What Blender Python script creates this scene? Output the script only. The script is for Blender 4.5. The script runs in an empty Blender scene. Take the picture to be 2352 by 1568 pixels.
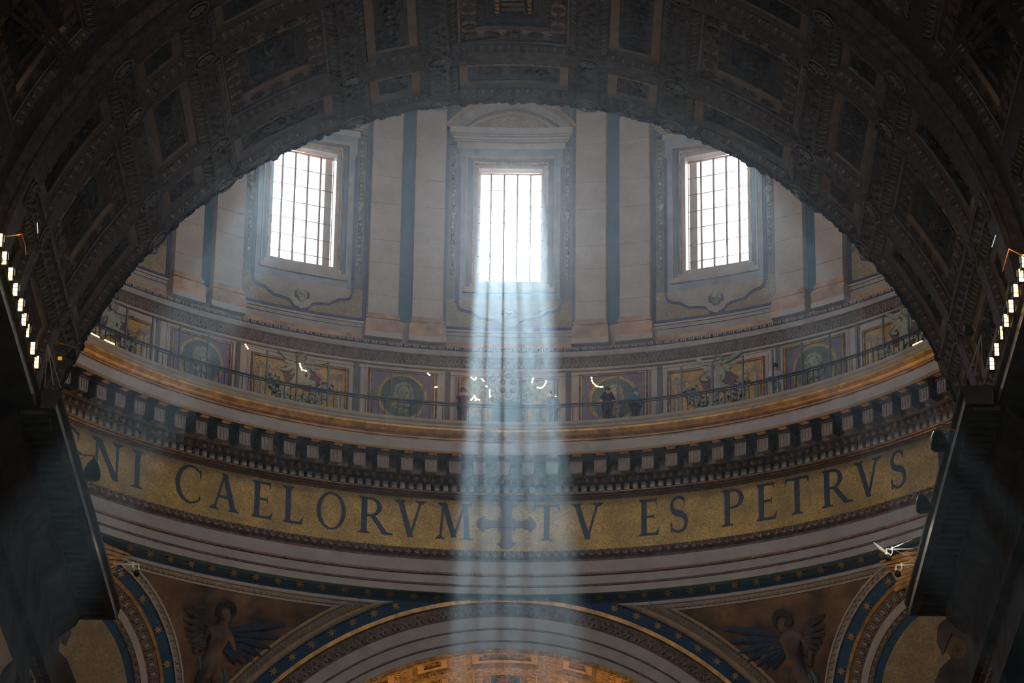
import bpy, math, random
from math import sin, cos, radians as R, pi, sqrt, acos, asin, degrees
random.seed(7)
S = bpy.context.scene
COL = S.collection

# ------------------------------------------------------------------ camera, world, sun, area lights, exposure
from mathutils import Matrix, Vector
cam_d = bpy.data.cameras.new('camera'); cam = bpy.data.objects.new('camera', cam_d); COL.objects.link(cam)
cam_d.sensor_width = 36.0; cam_d.lens = 8543.49 / 2352 * 36.0; cam_d.clip_end = 600; cam_d.clip_start = .5
FW = Vector((-0.00827693, 0.90858435, 0.4176194)); RT = Vector((0.99992211, 0.00361871, 0.01194482)); UP = Vector((-0.00934163, -0.41768574, 0.90854353))
cam.matrix_world = Matrix(((RT.x, UP.x, -FW.x, 1.3247), (RT.y, UP.y, -FW.y, -110.4776), (RT.z, UP.z, -FW.z, 0), (0, 0, 0, 1)))
S.camera = cam
S.view_settings.view_transform = 'Standard'; S.view_settings.look = 'None'
S.view_settings.exposure = 0.25; S.view_settings.gamma = 1.0; S.view_settings.use_curve_mapping = False
w = bpy.data.worlds.new('sky'); S.world = w; w.use_nodes = True
w.node_tree.nodes['Background'].inputs[0].default_value = (.92, .95, 1, 1)
w.node_tree.nodes['Background'].inputs[1].default_value = 27.0
cy = S.cycles
cy.max_bounces = 4; cy.diffuse_bounces = 3; cy.glossy_bounces = 2; cy.transmission_bounces = 2; cy.volume_bounces = 0; cy.transparent_max_bounces = 6
cy.caustics_reflective = False; cy.caustics_refractive = False; cy.sample_clamp_indirect = 4.0
cy.use_denoising = True
SKY_L = 12.0          # radiance of the sky behind the drum windows
SUN_EL, SUN_AZ = 32.8, -0.75
SUN_E = 9.5           # irradiance of the sun
def lamp(name, kind, loc, energy, color, **k):
    d = bpy.data.lights.new(name, kind); d.energy = energy; d.color = color
    for a, b in k.items(): setattr(d, a, b)
    o = bpy.data.objects.new(name, d); COL.objects.link(o); o.location = loc; return o
# the sun: a small lamp 1500 m away on the sun's bearing, its rays are parallel to within a few arc minutes
_d = Vector((sin(R(SUN_AZ)) * cos(R(SUN_EL)), cos(R(SUN_AZ)) * cos(R(SUN_EL)), sin(R(SUN_EL))))
SD = 1500.0
sun = lamp('sun', 'POINT', Vector((0, 21.8, 65.5)) + _d * SD, SUN_E * 4 * pi * SD * SD * pi / pi, (.70, .90, 1.0), shadow_soft_size=SD * math.tan(R(.10)))
for k in range(16):      # daylight entering at each of the sixteen drum windows
    t = R(22.5 * k); c = Vector((sin(t) * 21.85, cos(t) * 21.85, 65.75))
    W_, H_ = 2.85, 5.6
    o = lamp('window_daylight', 'AREA', c, SKY_L * W_ * H_ * pi, (.84, .92, 1.0), shape='RECTANGLE', size=W_, size_y=H_)
    o.rotation_euler = (R(90), 0, pi - t); o.data.cycles.is_portal = True      # daylight portal: the sky itself lights through it
# warm lamps of the chancel arm behind the far arch and of the nave
o = lamp('facade_daylight', 'AREA', (0, -128, 30), 24 * 60 * pi, (1.0, .93, .84), shape='RECTANGLE', size=6, size_y=10); o.rotation_euler = (R(96), 0, 0)   # window of the entrance front, behind the camera
lamp('chancel_glow', 'AREA', (0, 29, 26), 3000, (1.0, .68, .30), shape='RECTANGLE', size=14, size_y=10).rotation_euler = (R(180), 0, 0)

# ------------------------------------------------------------------ materials
MATS = {}
def mat(name, col, rough=.6, metal=0.0, var=.12, scale=1.5, col2=None, spec=.3, speck=None, bump=0.0, emit=None, estr=0):
    m = bpy.data.materials.new(name); m.use_nodes = True; nt = m.node_tree; b = nt.nodes['Principled BSDF']
    b.inputs['Roughness'].default_value = rough; b.inputs['Metallic'].default_value = metal
    b.inputs['Specular IOR Level'].default_value = spec
    g = nt.nodes.new('ShaderNodeNewGeometry')
    n = nt.nodes.new('ShaderNodeTexNoise'); n.inputs['Scale'].default_value = scale; n.inputs['Detail'].default_value = 5; n.inputs['Roughness'].default_value = .65
    nt.links.new(g.outputs['Position'], n.inputs['Vector'])
    r = nt.nodes.new('ShaderNodeValToRGB')
    c2 = col2 or tuple(max(0, c * (1 - 3 * var)) for c in col); c1 = tuple(min(1, c * (1 + var)) for c in col)
    r.color_ramp.elements[0].position = .32; r.color_ramp.elements[0].color = (*c2, 1)
    r.color_ramp.elements[1].position = .62; r.color_ramp.elements[1].color = (*c1, 1)
    nt.links.new(n.outputs['Fac'], r.inputs['Fac'])
    out = r.outputs['Color']
    if speck:      # mosaic tesserae: (scale, colour, amount)
        v = nt.nodes.new('ShaderNodeTexVoronoi'); v.inputs['Scale'].default_value = speck[0]
        nt.links.new(g.outputs['Position'], v.inputs['Vector'])
        sx = nt.nodes.new('ShaderNodeSeparateColor'); nt.links.new(v.outputs['Color'], sx.inputs['Color'])
        cr = nt.nodes.new('ShaderNodeValToRGB'); cr.color_ramp.elements[0].position = .25; cr.color_ramp.elements[1].position = .85
        cr.color_ramp.elements[0].color = (0, 0, 0, 1); cr.color_ramp.elements[1].color = (speck[2],) * 3 + (1,)
        nt.links.new(sx.outputs['Red'], cr.inputs['Fac'])
        mx = nt.nodes.new('ShaderNodeMix'); mx.data_type = 'RGBA'; nt.links.new(cr.outputs['Color'], mx.inputs['Factor'])
        nt.links.new(out, mx.inputs['A']); mx.inputs['B'].default_value = (*speck[1], 1); out = mx.outputs['Result']
    nt.links.new(out, b.inputs['Base Color'])
    if bump:
        bp = nt.nodes.new('ShaderNodeBump'); bp.inputs['Strength'].default_value = bump; bp.inputs['Distance'].default_value = .03
        n2 = nt.nodes.new('ShaderNodeTexNoise'); n2.inputs['Scale'].default_value = 9; n2.inputs['Detail'].default_value = 6
        nt.links.new(g.outputs['Position'], n2.inputs['Vector'])
        nt.links.new(n2.outputs['Fac'], bp.inputs['Height']); nt.links.new(bp.outputs['Normal'], b.inputs['Normal'])
    if emit:
        b.inputs['Emission Color'].default_value = (*emit, 1); b.inputs['Emission Strength'].default_value = estr
    MATS[name] = m; return m
STONE = mat('pale_travertine', (.46, .38, .305), .7, var=.06, scale=.9, speck=(14, (.36, .31, .27), .35))
STONE2 = mat('grey_marble', (.35, .295, .24), .6, var=.08, scale=1.2)
FASC = mat('warm_grey_stucco', (.40, .34, .30), .65, var=.06, scale=1.3)
TEAL = mat('blue_green_plaster', (.012, .075, .13), .7, var=.1, scale=2)
ORANGE = mat('orange_siena_marble', (.46, .27, .15), .5, var=.16, scale=1.1)
GILT = mat('aged_gilding', (.52, .27, .07), .45, metal=.35, var=.2, scale=2.5)
GOLD = mat('gold_mosaic', (.56, .35, .085), .5, metal=.2, var=.14, scale=.9, speck=(36, (.17, .10, .035), .85))
GOLD2 = mat('dull_gold_mosaic', (.36, .26, .13), .6, metal=.1, var=.12, scale=1.5, speck=(26, (.15, .12, .09), .8))
LETTER = mat('dark_blue_tesserae', (.008, .022, .05), .5, var=.1, scale=4, speck=(18, (.02, .05, .10), .5))
REDT = mat('dark_red_tesserae', (.09, .035, .05), .5, var=.1, scale=4, speck=(18, (.14, .06, .09), .6))
VIOLET = mat('violet_mosaic', (.20, .14, .19), .6, var=.1, scale=3, speck=(16, (.12, .09, .13), .6))
VBLUE = mat('violet_blue_border', (.055, .05, .12), .6, var=.12, scale=3)
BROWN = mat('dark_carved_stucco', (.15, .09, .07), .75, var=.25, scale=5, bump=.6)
UMBER = mat('umber_relief', (.12, .075, .05), .8, var=.3, scale=7, bump=.8)
NAVY = mat('navy_ground', (.018, .035, .075), .7, var=.3, scale=6)
TAN = mat('tan_gilt_fillet', (.40, .27, .16), .55, metal=.1, var=.08, scale=2)
LINEW = mat('pale_relief_line', (.30, .24, .18), .6, var=.1, scale=4)
DARKIRON = mat('dark_painted_iron', (.022, .03, .045), .45, metal=.3, var=.1, scale=5)
BLACK = mat('black_metal', (.008, .008, .009), .4, metal=.3, var=.1)
STEEL = mat('bright_steel', (.8, .76, .68), .45, metal=.2, var=.05)
BRASS = mat('warm_brass', (.8, .42, .12), .35, metal=.9, var=.05)
BLUEB = mat('starry_blue_mosaic', (.012, .055, .115), .6, var=.15, scale=2, speck=(16, (.02, .08, .15), .6))
STARM = mat('gold_star_tesserae', (.38, .24, .10), .5, metal=.15, var=.15, scale=6)
FLESH = mat('grey_green_mosaic_flesh', (.34, .34, .25), .7, var=.15, scale=5, speck=(20, (.22, .23, .17), .5))
GREY_R = mat('grey_mosaic_relief', (.27, .27, .22), .7, var=.25, scale=6)
DISC = mat('grey_green_medallion', (.10, .13, .11), .6, var=.2, scale=1.2)
PEND = mat('russet_mosaic_ground', (.17, .09, .045), .7, var=.35, scale=.55, speck=(14, (.09, .05, .03), .5))
DARKFIG = mat('dark_mosaic_figure', (.05, .04, .04), .7, var=.4, scale=1.0)
BRNFIG = mat('brown_mosaic_flesh', (.13, .08, .05), .7, var=.3, scale=1.5)
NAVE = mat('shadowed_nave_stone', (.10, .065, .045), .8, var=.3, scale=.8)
LEDGE = mat('white_marble_ledge', (.55, .52, .48), .5, var=.15, scale=1.5)
DIMSTONE = mat('old_plaster', (.25, .2, .16), .8, var=.2, scale=.5)
FLOOR = mat('marble_floor', (.10, .085, .07), .4, var=.1, scale=.4)
FRAMEB = mat('glow_blue_marble', (.25, .27, .29), .55, var=.1, scale=1.2)  # blue of the haze glow is put into the frame colour
FRAMED = mat('glow_slate_marble', (.10, .125, .15), .5, var=.1, scale=1.2)  # inner frame, also tinted with the blue glow of the haze
SLATEG = mat('slate_gold_mosaic', (.15, .15, .12), .6, var=.15, scale=2, speck=(30, (.08, .09, .10), .8))
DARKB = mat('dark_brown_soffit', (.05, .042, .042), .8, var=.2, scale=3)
BRONZE = mat('window_bronze', (.16, .07, .03), .5, metal=.2, var=.1)
DOORM = mat('dark_teal_door', (.02, .05, .075), .6, var=.1)
SKIN = mat('skin', (.45, .28, .2), .6, var=.05); HAIR = mat('dark_hair', (.02, .015, .015), .6, var=.1)
REDC = mat('dark_red_cloth', (.10, .02, .03), .8, var=.1); DARKC = mat('dark_cloth', (.04, .035, .05), .8, var=.1)
BLUEC = mat('blue_cloth', (.05, .16, .34), .8, var=.1); WHITEC = mat('pale_cloth', (.45, .52, .5), .8, var=.1)
LEDM = mat('lit_led_cell', (1, .8, .5), .5, emit=(1, .60, .20), estr=5)
TUBEM = mat('lit_amber_strip', (1, .7, .3), .5, emit=(1, .45, .07), estr=16)
GLINT = mat('mosaic_glint_glow', (1, .8, .5), .5, emit=(1, .56, .22), estr=9)

# ------------------------------------------------------------------ mesh helpers
class MB:
    def __init__(s, o=(0, 0, 0), bend=False): s.v = []; s.f = []; s.o = o; s.bend = bend
    def add(s, vs, fs):
        n = len(s.v); s.v += vs; s.f += [tuple(i + n for i in f) for f in fs]
    def grid(s, nu, nv, fn):
        vs = [fn(i / nu, j / nv) for j in range(nv + 1) for i in range(nu + 1)]
        s.add(vs, [(j * (nu + 1) + i, j * (nu + 1) + i + 1, (j + 1) * (nu + 1) + i + 1, (j + 1) * (nu + 1) + i) for j in range(nv) for i in range(nu)])
    def hexa(s, p):     # 8 points: bottom 4 ring, top 4 ring
        s.add(list(p), [(0, 3, 2, 1), (4, 5, 6, 7), (0, 1, 5, 4), (1, 2, 6, 5), (2, 3, 7, 6), (3, 0, 4, 7)])
    def box(s, x0, x1, y0, y1, z0, z1):
        s.hexa([(x0, y0, z0), (x1, y0, z0), (x1, y1, z0), (x0, y1, z0), (x0, y0, z1), (x1, y0, z1), (x1, y1, z1), (x0, y1, z1)])
    def cbox(s, t0, t1, r0, r1, z0, z1, n=None, T=None):      # curved box: angle, radius, height
        n = n or max(1, int(abs(t1 - t0) / 1.5) + 1); T = T or CYL
        pr = [(r0, z0), (r1, z0), (r1, z1), (r0, z1)]
        vs = []
        for i in range(n + 1):
            t = t0 + (t1 - t0) * i / n
            vs += [T(t, r, z) for r, z in pr]
        fs = [(0, 1, 2, 3), tuple(4 * n + k for k in (3, 2, 1, 0))]
        for i in range(n):
            a = 4 * i
            for k in range(4): fs.append((a + k, a + 4 + k, a + 4 + (k + 1) % 4, a + (k + 1) % 4))
        s.add(vs, fs)
    def sweep(s, prof, ts, T, closed=False):       # open profile swept along a parameter
        m = len(prof); vs = [T(t, a, b) for t in ts for a, b in prof]
        fs = []
        for i in range(len(ts) - 1):
            for k in range(m - 1 if not closed else m):
                k2 = (k + 1) % m
                fs.append((i * m + k, (i + 1) * m + k, (i + 1) * m + k2, i * m + k2))
        s.add(vs, fs)
    def tube(s, pts, r, n=6, cap=True):
        pts = [Vector(p) for p in pts]; rr = r if isinstance(r, (list, tuple)) else [r] * len(pts); vs = []; fs = []
        for i, p in enumerate(pts):
            d = (pts[min(i + 1, len(pts) - 1)] - pts[max(i - 1, 0)]).normalized()
            u = d.cross(Vector((0, 0, 1)) if abs(d.z) < .9 else Vector((0, 1, 0))).normalized(); v = d.cross(u)
            vs += [tuple(p + (u * cos(2 * pi * k / n) + v * sin(2 * pi * k / n)) * rr[i]) for k in range(n)]
        for i in range(len(pts) - 1):
            for k in range(n): fs.append((i * n + k, i * n + (k + 1) % n, (i + 1) * n + (k + 1) % n, (i + 1) * n + k))
        if cap: fs += [tuple(range(n))[::-1], tuple((len(pts) - 1) * n + k for k in range(n))]
        s.add(vs, fs)
    def ball(s, c, r, nu=8, nv=5):      # r is a number or (rx, ry, rz)
        rx, ry, rz = r if isinstance(r, tuple) else (r, r, r)
        vs = [(c[0], c[1], c[2] - rz)]
        for j in range(1, nv):
            a = -pi / 2 + pi * j / nv
            vs += [(c[0] + rx * cos(a) * cos(2 * pi * i / nu), c[1] + ry * cos(a) * sin(2 * pi * i / nu), c[2] + rz * sin(a)) for i in range(nu)]
        vs.append((c[0], c[1], c[2] + rz)); fs = []
        for i in range(nu):
            fs.append((0, 1 + (i + 1) % nu, 1 + i))
            for j in range(nv - 2): fs.append((1 + j * nu + i, 1 + j * nu + (i + 1) % nu, 1 + (j + 1) * nu + (i + 1) % nu, 1 + (j + 1) * nu + i))
            fs.append((len(vs) - 1, 1 + (nv - 2) * nu + i, 1 + (nv - 2) * nu + (i + 1) % nu))
        s.add(vs, fs)
    def plate(s, poly, P, th=.03):     # polygon (u, v) -> extruded plate, P(u, v, depth)
        n = len(poly)
        s.add([P(u, v, th) for u, v in poly] + [P(u, v, 0) for u, v in poly],
              [tuple(range(n))] + [(i, i + n, (i + 1) % n + n, (i + 1) % n) for i in range(n)])
    def mesh(s, name, m, smooth=False):
        ox, oy, oz = s.o
        if s.bend: s.v = [(a, b - a * a / 41.6, c) for a, b, c in s.v]
        me = bpy.data.meshes.new(name); me.from_pydata([(a - ox, b - oy, c - oz) for a, b, c in s.v], [], s.f); me.materials.append(m)
        if smooth:
            for p in me.polygons: p.use_smooth = True
        me.update(); return me
    def build(s, name, m, parent=None, smooth=False, **kw):
        return link(name, s.mesh(name, m, smooth), parent, **kw)
def CYL(t, r, z): return (r * sin(R(t)), r * cos(R(t)), z)
def link(name, me, parent=None, loc=None, rot=None, **kw):
    o = bpy.data.objects.new(name, me); COL.objects.link(o)
    if parent: o.parent = parent
    if loc: o.location = loc
    if rot: o.rotation_euler = rot
    for k, v in kw.items(): o[k] = v
    return o
def thing(name, label, cat, loc=(0, 0, 0), rz=0, group=None, par=None):
    o = bpy.data.objects.new(name, None); COL.objects.link(o); o.location = loc; o.rotation_euler = (0, 0, rz); o.empty_display_size = .2
    o['label'] = label; o['category'] = cat
    if group: o['group'] = group
    return o
def ST(mb, name, m, label=None, smooth=False):
    o = mb.build(name, m, None, smooth); o['kind'] = 'structure'
    if label: o['label'] = label
    return o
def copy_tree(o, parent=None):
    c = o.copy(); COL.objects.link(c)
    if parent: c.parent = parent
    for ch in list(o.children): copy_tree(ch, c)
    return c
def skin(name, V, E, rad, m, parent, sy=1.0, lvl=1, root=0):
    me = bpy.data.meshes.new(name); me.from_pydata(V, E, []); me.materials.append(m)
    o = link(name, me, parent); md = o.modifiers.new('skin', 'SKIN'); md.use_smooth_shade = True
    for i, r_ in enumerate(rad):
        me.skin_vertices[0].data[i].radius = (r_, r_); me.skin_vertices[0].data[i].use_root = (i == root)
    o.modifiers.new('sub', 'SUBSURF').levels = lvl; o.modifiers['sub'].render_levels = lvl
    o.scale = (1, sy, 1); return o
TR = [i * 360 / 144 for i in range(145)]      # full turn in 2.5 degree steps
ARC = [-62 + i * 1.0 for i in range(125)]

# ------------------------------------------------------------------ structure: drum, dome, crossing walls, floor
WZ0, WZ1, WH = 62.90, 68.02, 3.50      # window opening: sill, head, half-angle at r 21.4
mb = MB()
zs = [59.2, 61, WZ0, WZ1, 72, 76.5]
for k in range(16):
    c = 22.5 * k
    cuts = [c - 11.25, c - 7.5, c - WH, c - 1.2, c + 1.2, c + WH, c + 7.5, c + 11.25]
    for a, b in zip(cuts, cuts[1:]):
        for z0, z1 in zip(zs, zs[1:]):
            if z0 == WZ0 and a >= c - WH - .01 and b <= c + WH + .01: continue
            mb.add([CYL(a, 21.1, z0), CYL(b, 21.1, z0), CYL(b, 21.1, z1), CYL(a, 21.1, z1)], [(0, 1, 2, 3)])
wd = ST(mb, 'wall_drum', STONE2, 'round stone wall of the dome drum, pierced by tall windows')
mb = MB()
for k in range(16):     # deep window reveals cut through the wall
    c = 22.5 * k
    for a in (c - WH, c + WH): mb.add([CYL(a, 21.1, WZ0), CYL(a, 21.5, WZ0), CYL(a, 21.5, WZ1), CYL(a, 21.1, WZ1)], [(0, 1, 2, 3)])
    for z in (WZ0, WZ1): mb.add([CYL(c - WH, 21.1, z), CYL(c + WH, 21.1, z), CYL(c + WH, 21.5, z), CYL(c - WH, 21.5, z)], [(0, 1, 2, 3)])
mb.build('window_reveals', STONE2, wd)
mb = MB()    # buttresses added outside, widened to shade the side windows from the sun
for k in range(16):
    c = 11.25 + 22.5 * k; q = [CYL(c, 22.0, 0), CYL(c, 29.2, 0)]; n_ = (cos(R(c)) * 3.15, -sin(R(c)) * 3.15)
    P4 = [(q[0][0] - n_[0], q[0][1] - n_[1]), (q[1][0] - n_[0], q[1][1] - n_[1]), (q[1][0] + n_[0], q[1][1] + n_[1]), (q[0][0] + n_[0], q[0][1] + n_[1])]
    mb.hexa([(x, y, 59.4) for x, y in P4] + [(x, y, 76) for x, y in P4])
ST(mb, 'shade_buttresses', STONE2, 'outer buttresses added and widened to shade the side windows')
mb = MB(); mb.grid(64, 16, lambda u, v: CYL(360 * u, 21.3 * cos(v * pi / 2), 76.4 + 22 * sin(v * pi / 2)))
ST(mb, 'ceiling_dome', DIMSTONE, 'inner shell of the dome above the drum', True)
mb = MB()   # outer casing behind the drum so that only the windows let daylight in
mb.sweep([(21.1, 76.5), (22.3, 76.5)], TR, CYL); mb.sweep([(21.1, 59.3), (22.3, 59.3)], TR, CYL)
mb.add([(-13.5, -132, -1.6), (13.5, -132, -1.6), (13.5, -21.5, -1.6), (-13.5, -21.5, -1.6)], [(0, 1, 2, 3)])
mb.add([(-22, -22, -1.6), (22, -22, -1.6), (22, 46, -1.6), (-22, 46, -1.6)], [(0, 1, 2, 3)])
ST(mb, 'floor', FLOOR, 'marble floor far below the frame')
mb = MB()
mb.add([(-13.5, -132, -1.6), (-13.5, -21.5, -1.6), (-13.5, -21.5, 38), (-13.5, -132, 38)], [(0, 1, 2, 3)])
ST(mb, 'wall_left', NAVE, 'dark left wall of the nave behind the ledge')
mb = MB()
mb.add([(14.5, -132, -1.6), (14.5, -21.5, -1.6), (14.5, -21.5, 38), (14.5, -132, 38)], [(0, 1, 2, 3)])
ST(mb, 'wall_right', NAVE, 'dark right wall of the nave behind the ledge')
mb = MB(); mb.add([(-15, -132, -1.6), (15, -132, -1.6), (15, -132, 52), (-15, -132, 52)], [(0, 1, 2, 3)])
ST(mb, 'wall_front', NAVE, 'entrance wall of the nave behind the camera')

SZ, SR = 37.28, 24.93          # sphere of the pendentives
def rs(z): return sqrt(SR * SR - (z - SZ) ** 2)
XC, VZ, VR = .4, 35.88, 12.26   # nave barrel vault axis and radius
mb = MB()    # wall over the near arch, seen only from the crossing, and crossing side walls
mb.grid(48, 1, lambda u, v: ((lambda a, q: (XC + q * sin(a), -21.45, VZ + q * cos(a)))(R(-95 + 190 * u), VR + .1 + v * 13)))
for sx in (-1, 1):
    mb.add([(sx * 21.6, -21.6, -1.6), (sx * 21.6, 21.6, -1.6), (sx * 21.6, 21.6, 38), (sx * 21.6, -21.6, 38)], [(0, 1, 2, 3)])
    mb.add([(sx * 13, -21.45, -1.6), (sx * 26, -21.45, -1.6), (sx * 26, -21.45, 38), (sx * 13, -21.45, 38)], [(0, 1, 2, 3)])
    mb.add([(sx * 10.6, 21.55, -1.6), (sx * 22, 21.55, -1.6), (sx * 22, 21.55, 38), (sx * 10.6, 21.55, 38)], [(0, 1, 2, 3)])
    mb.add([(sx * 10.6, 21.5, -1.6), (sx * 10.6, 46, -1.6), (sx * 10.6, 46, 38), (sx * 10.6, 21.5, 38)], [(0, 1, 2, 3)])
mb.add([(-12, 46, -1.6), (12, 46, -1.6), (12, 46, 50), (-12, 46, 50)], [(0, 1, 2, 3)])
wc = ST(mb, 'wall_crossing', DIMSTONE, 'stone walls of the crossing piers below the arches')
mb = MB()      # unseen box added round the building so that daylight enters by windows only
def quad(*p): mb.add(list(p), [(0, 1, 2, 3)])
X_, YA, YB = 17, -133, -22.2
for x in (-X_, X_): quad((x, YA, -1.7), (x, YB, -1.7), (x, YB, 51), (x, YA, 51))
quad((-X_, YA, 51), (X_, YA, 51), (X_, YB, 51), (-X_, YB, 51)); quad((-X_, YA, -1.7), (X_, YA, -1.7), (X_, YA, 51), (-X_, YA, 51))
quad((-X_, YA, -1.7), (X_, YA, -1.7), (X_, YB, -1.7), (-X_, YB, -1.7))
Q = 30
for x in (-Q, Q): quad((x, YB, -1.7), (x, 47, -1.7), (x, 47, 59.25), (x, YB, 59.25))
quad((-Q, 47, -1.7), (Q, 47, -1.7), (Q, 47, 59.25), (-Q, 47, 59.25)); quad((-Q, YB, -1.7), (Q, YB, -1.7), (Q, 47, -1.7), (-Q, 47, -1.7))
quad((-Q, YB, -1.7), (-X_, YB, -1.7), (-X_, YB, 59.25), (-Q, YB, 59.25)); quad((X_, YB, -1.7), (Q, YB, -1.7), (Q, YB, 59.25), (X_, YB, 59.25)); quad((-X_, YB, 51), (X_, YB, 51), (X_, YB, 59.25), (-X_, YB, 59.25))
mb.sweep([(21.05, 59.25), (60, 59.25)], TR, CYL)
mb.build('light_seal_box', DIMSTONE, wc)
# pendentive sphere, cut by the planes of the arches
mb = MB()
for (ta, tb, cut) in ((-90, 0, 'far'), (0, 90, 'far'), (-180, -90, 'near'), (90, 180, 'near')):
    def fn(u, v, ta=ta, tb=tb, cut=cut):
        z = 36 + v * 14.5; r = rs(z); lim = degrees(acos(min(1, 21.5 / r)))
        if cut == 'far': t = (-90 + (90 - lim) * u) if tb == 0 else (lim + (90 - lim) * u)
        else: t = (-180 + lim + (90 - lim) * u) if tb == -90 else (90 + (90 - lim) * u)
        return CYL(t, r, z)
    mb.grid(90, 60, fn)
pend = ST(mb, 'wall_pendentives', BLUEB, 'blue mosaic pendentives curving between the arches and the ring', True)

# ------------------------------------------------------------------ nave barrel vault with coffers
def VT(x0, z0):
    return lambda p, r, y: (x0 + r * sin(R(p)), y, z0 + r * cos(R(p)))
NV = VT(XC, VZ)
PIT = 14.87; PC = .38
ROWS = [(-23.48, -21.73, 'low'), (-28.05, -24.14, 'tall'), (-30.47, -28.72, 'low')]
def openings(k): return 7.95 if k % 2 == 0 else 4.35
def vault_shell(T, r, ks, rows, y0, y1, ph=None, ctr=PC, pit=PIT, osc=1.0):
    """barrel with one opening per coffer"""
    b = MB(); ps = []
    for k in ks:
        c = ctr + pit * k; h = openings(k) * osc; ps += [c - h, c + h]
    lo, hi = (ph or (-100, 100)); ps = [p for p in sorted(set(ps)) if lo < p < hi]; ps = [lo] + ps + [hi]
    ys = [y0] + sorted(sum([[a, b_] for a, b_, _ in rows], [])) + [y1]
    for i in range(len(ps) - 1):
        n = max(1, int((ps[i + 1] - ps[i]) / 2))
        for j in range(len(ys) - 1):
            inside_y = any(abs(ys[j] - a) < 1e-6 for a, _, _ in rows); pm = (ps[i] + ps[i + 1]) / 2
            inside_p = any(abs(pm - (ctr + pit * k)) < openings(k) * osc * .98 for k in ks)
            if inside_y and inside_p: continue
            b.grid(n, 1, lambda u, v: T(ps[i] + (ps[i + 1] - ps[i]) * u, r, ys[j] + (ys[j + 1] - ys[j]) * v))
    return b
KS = range(-6, 7)
mb = vault_shell(NV, VR, KS, ROWS, -31.4, -21.4)
mb.sweep([(VR, -21.4), (VR + 1.2, -21.4)], [-100 + 2 * i for i in range(101)], NV)      # front face of the arch
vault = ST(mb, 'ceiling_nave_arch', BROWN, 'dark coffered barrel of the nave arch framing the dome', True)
for p in vault.data.polygons: p.use_smooth = False

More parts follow.
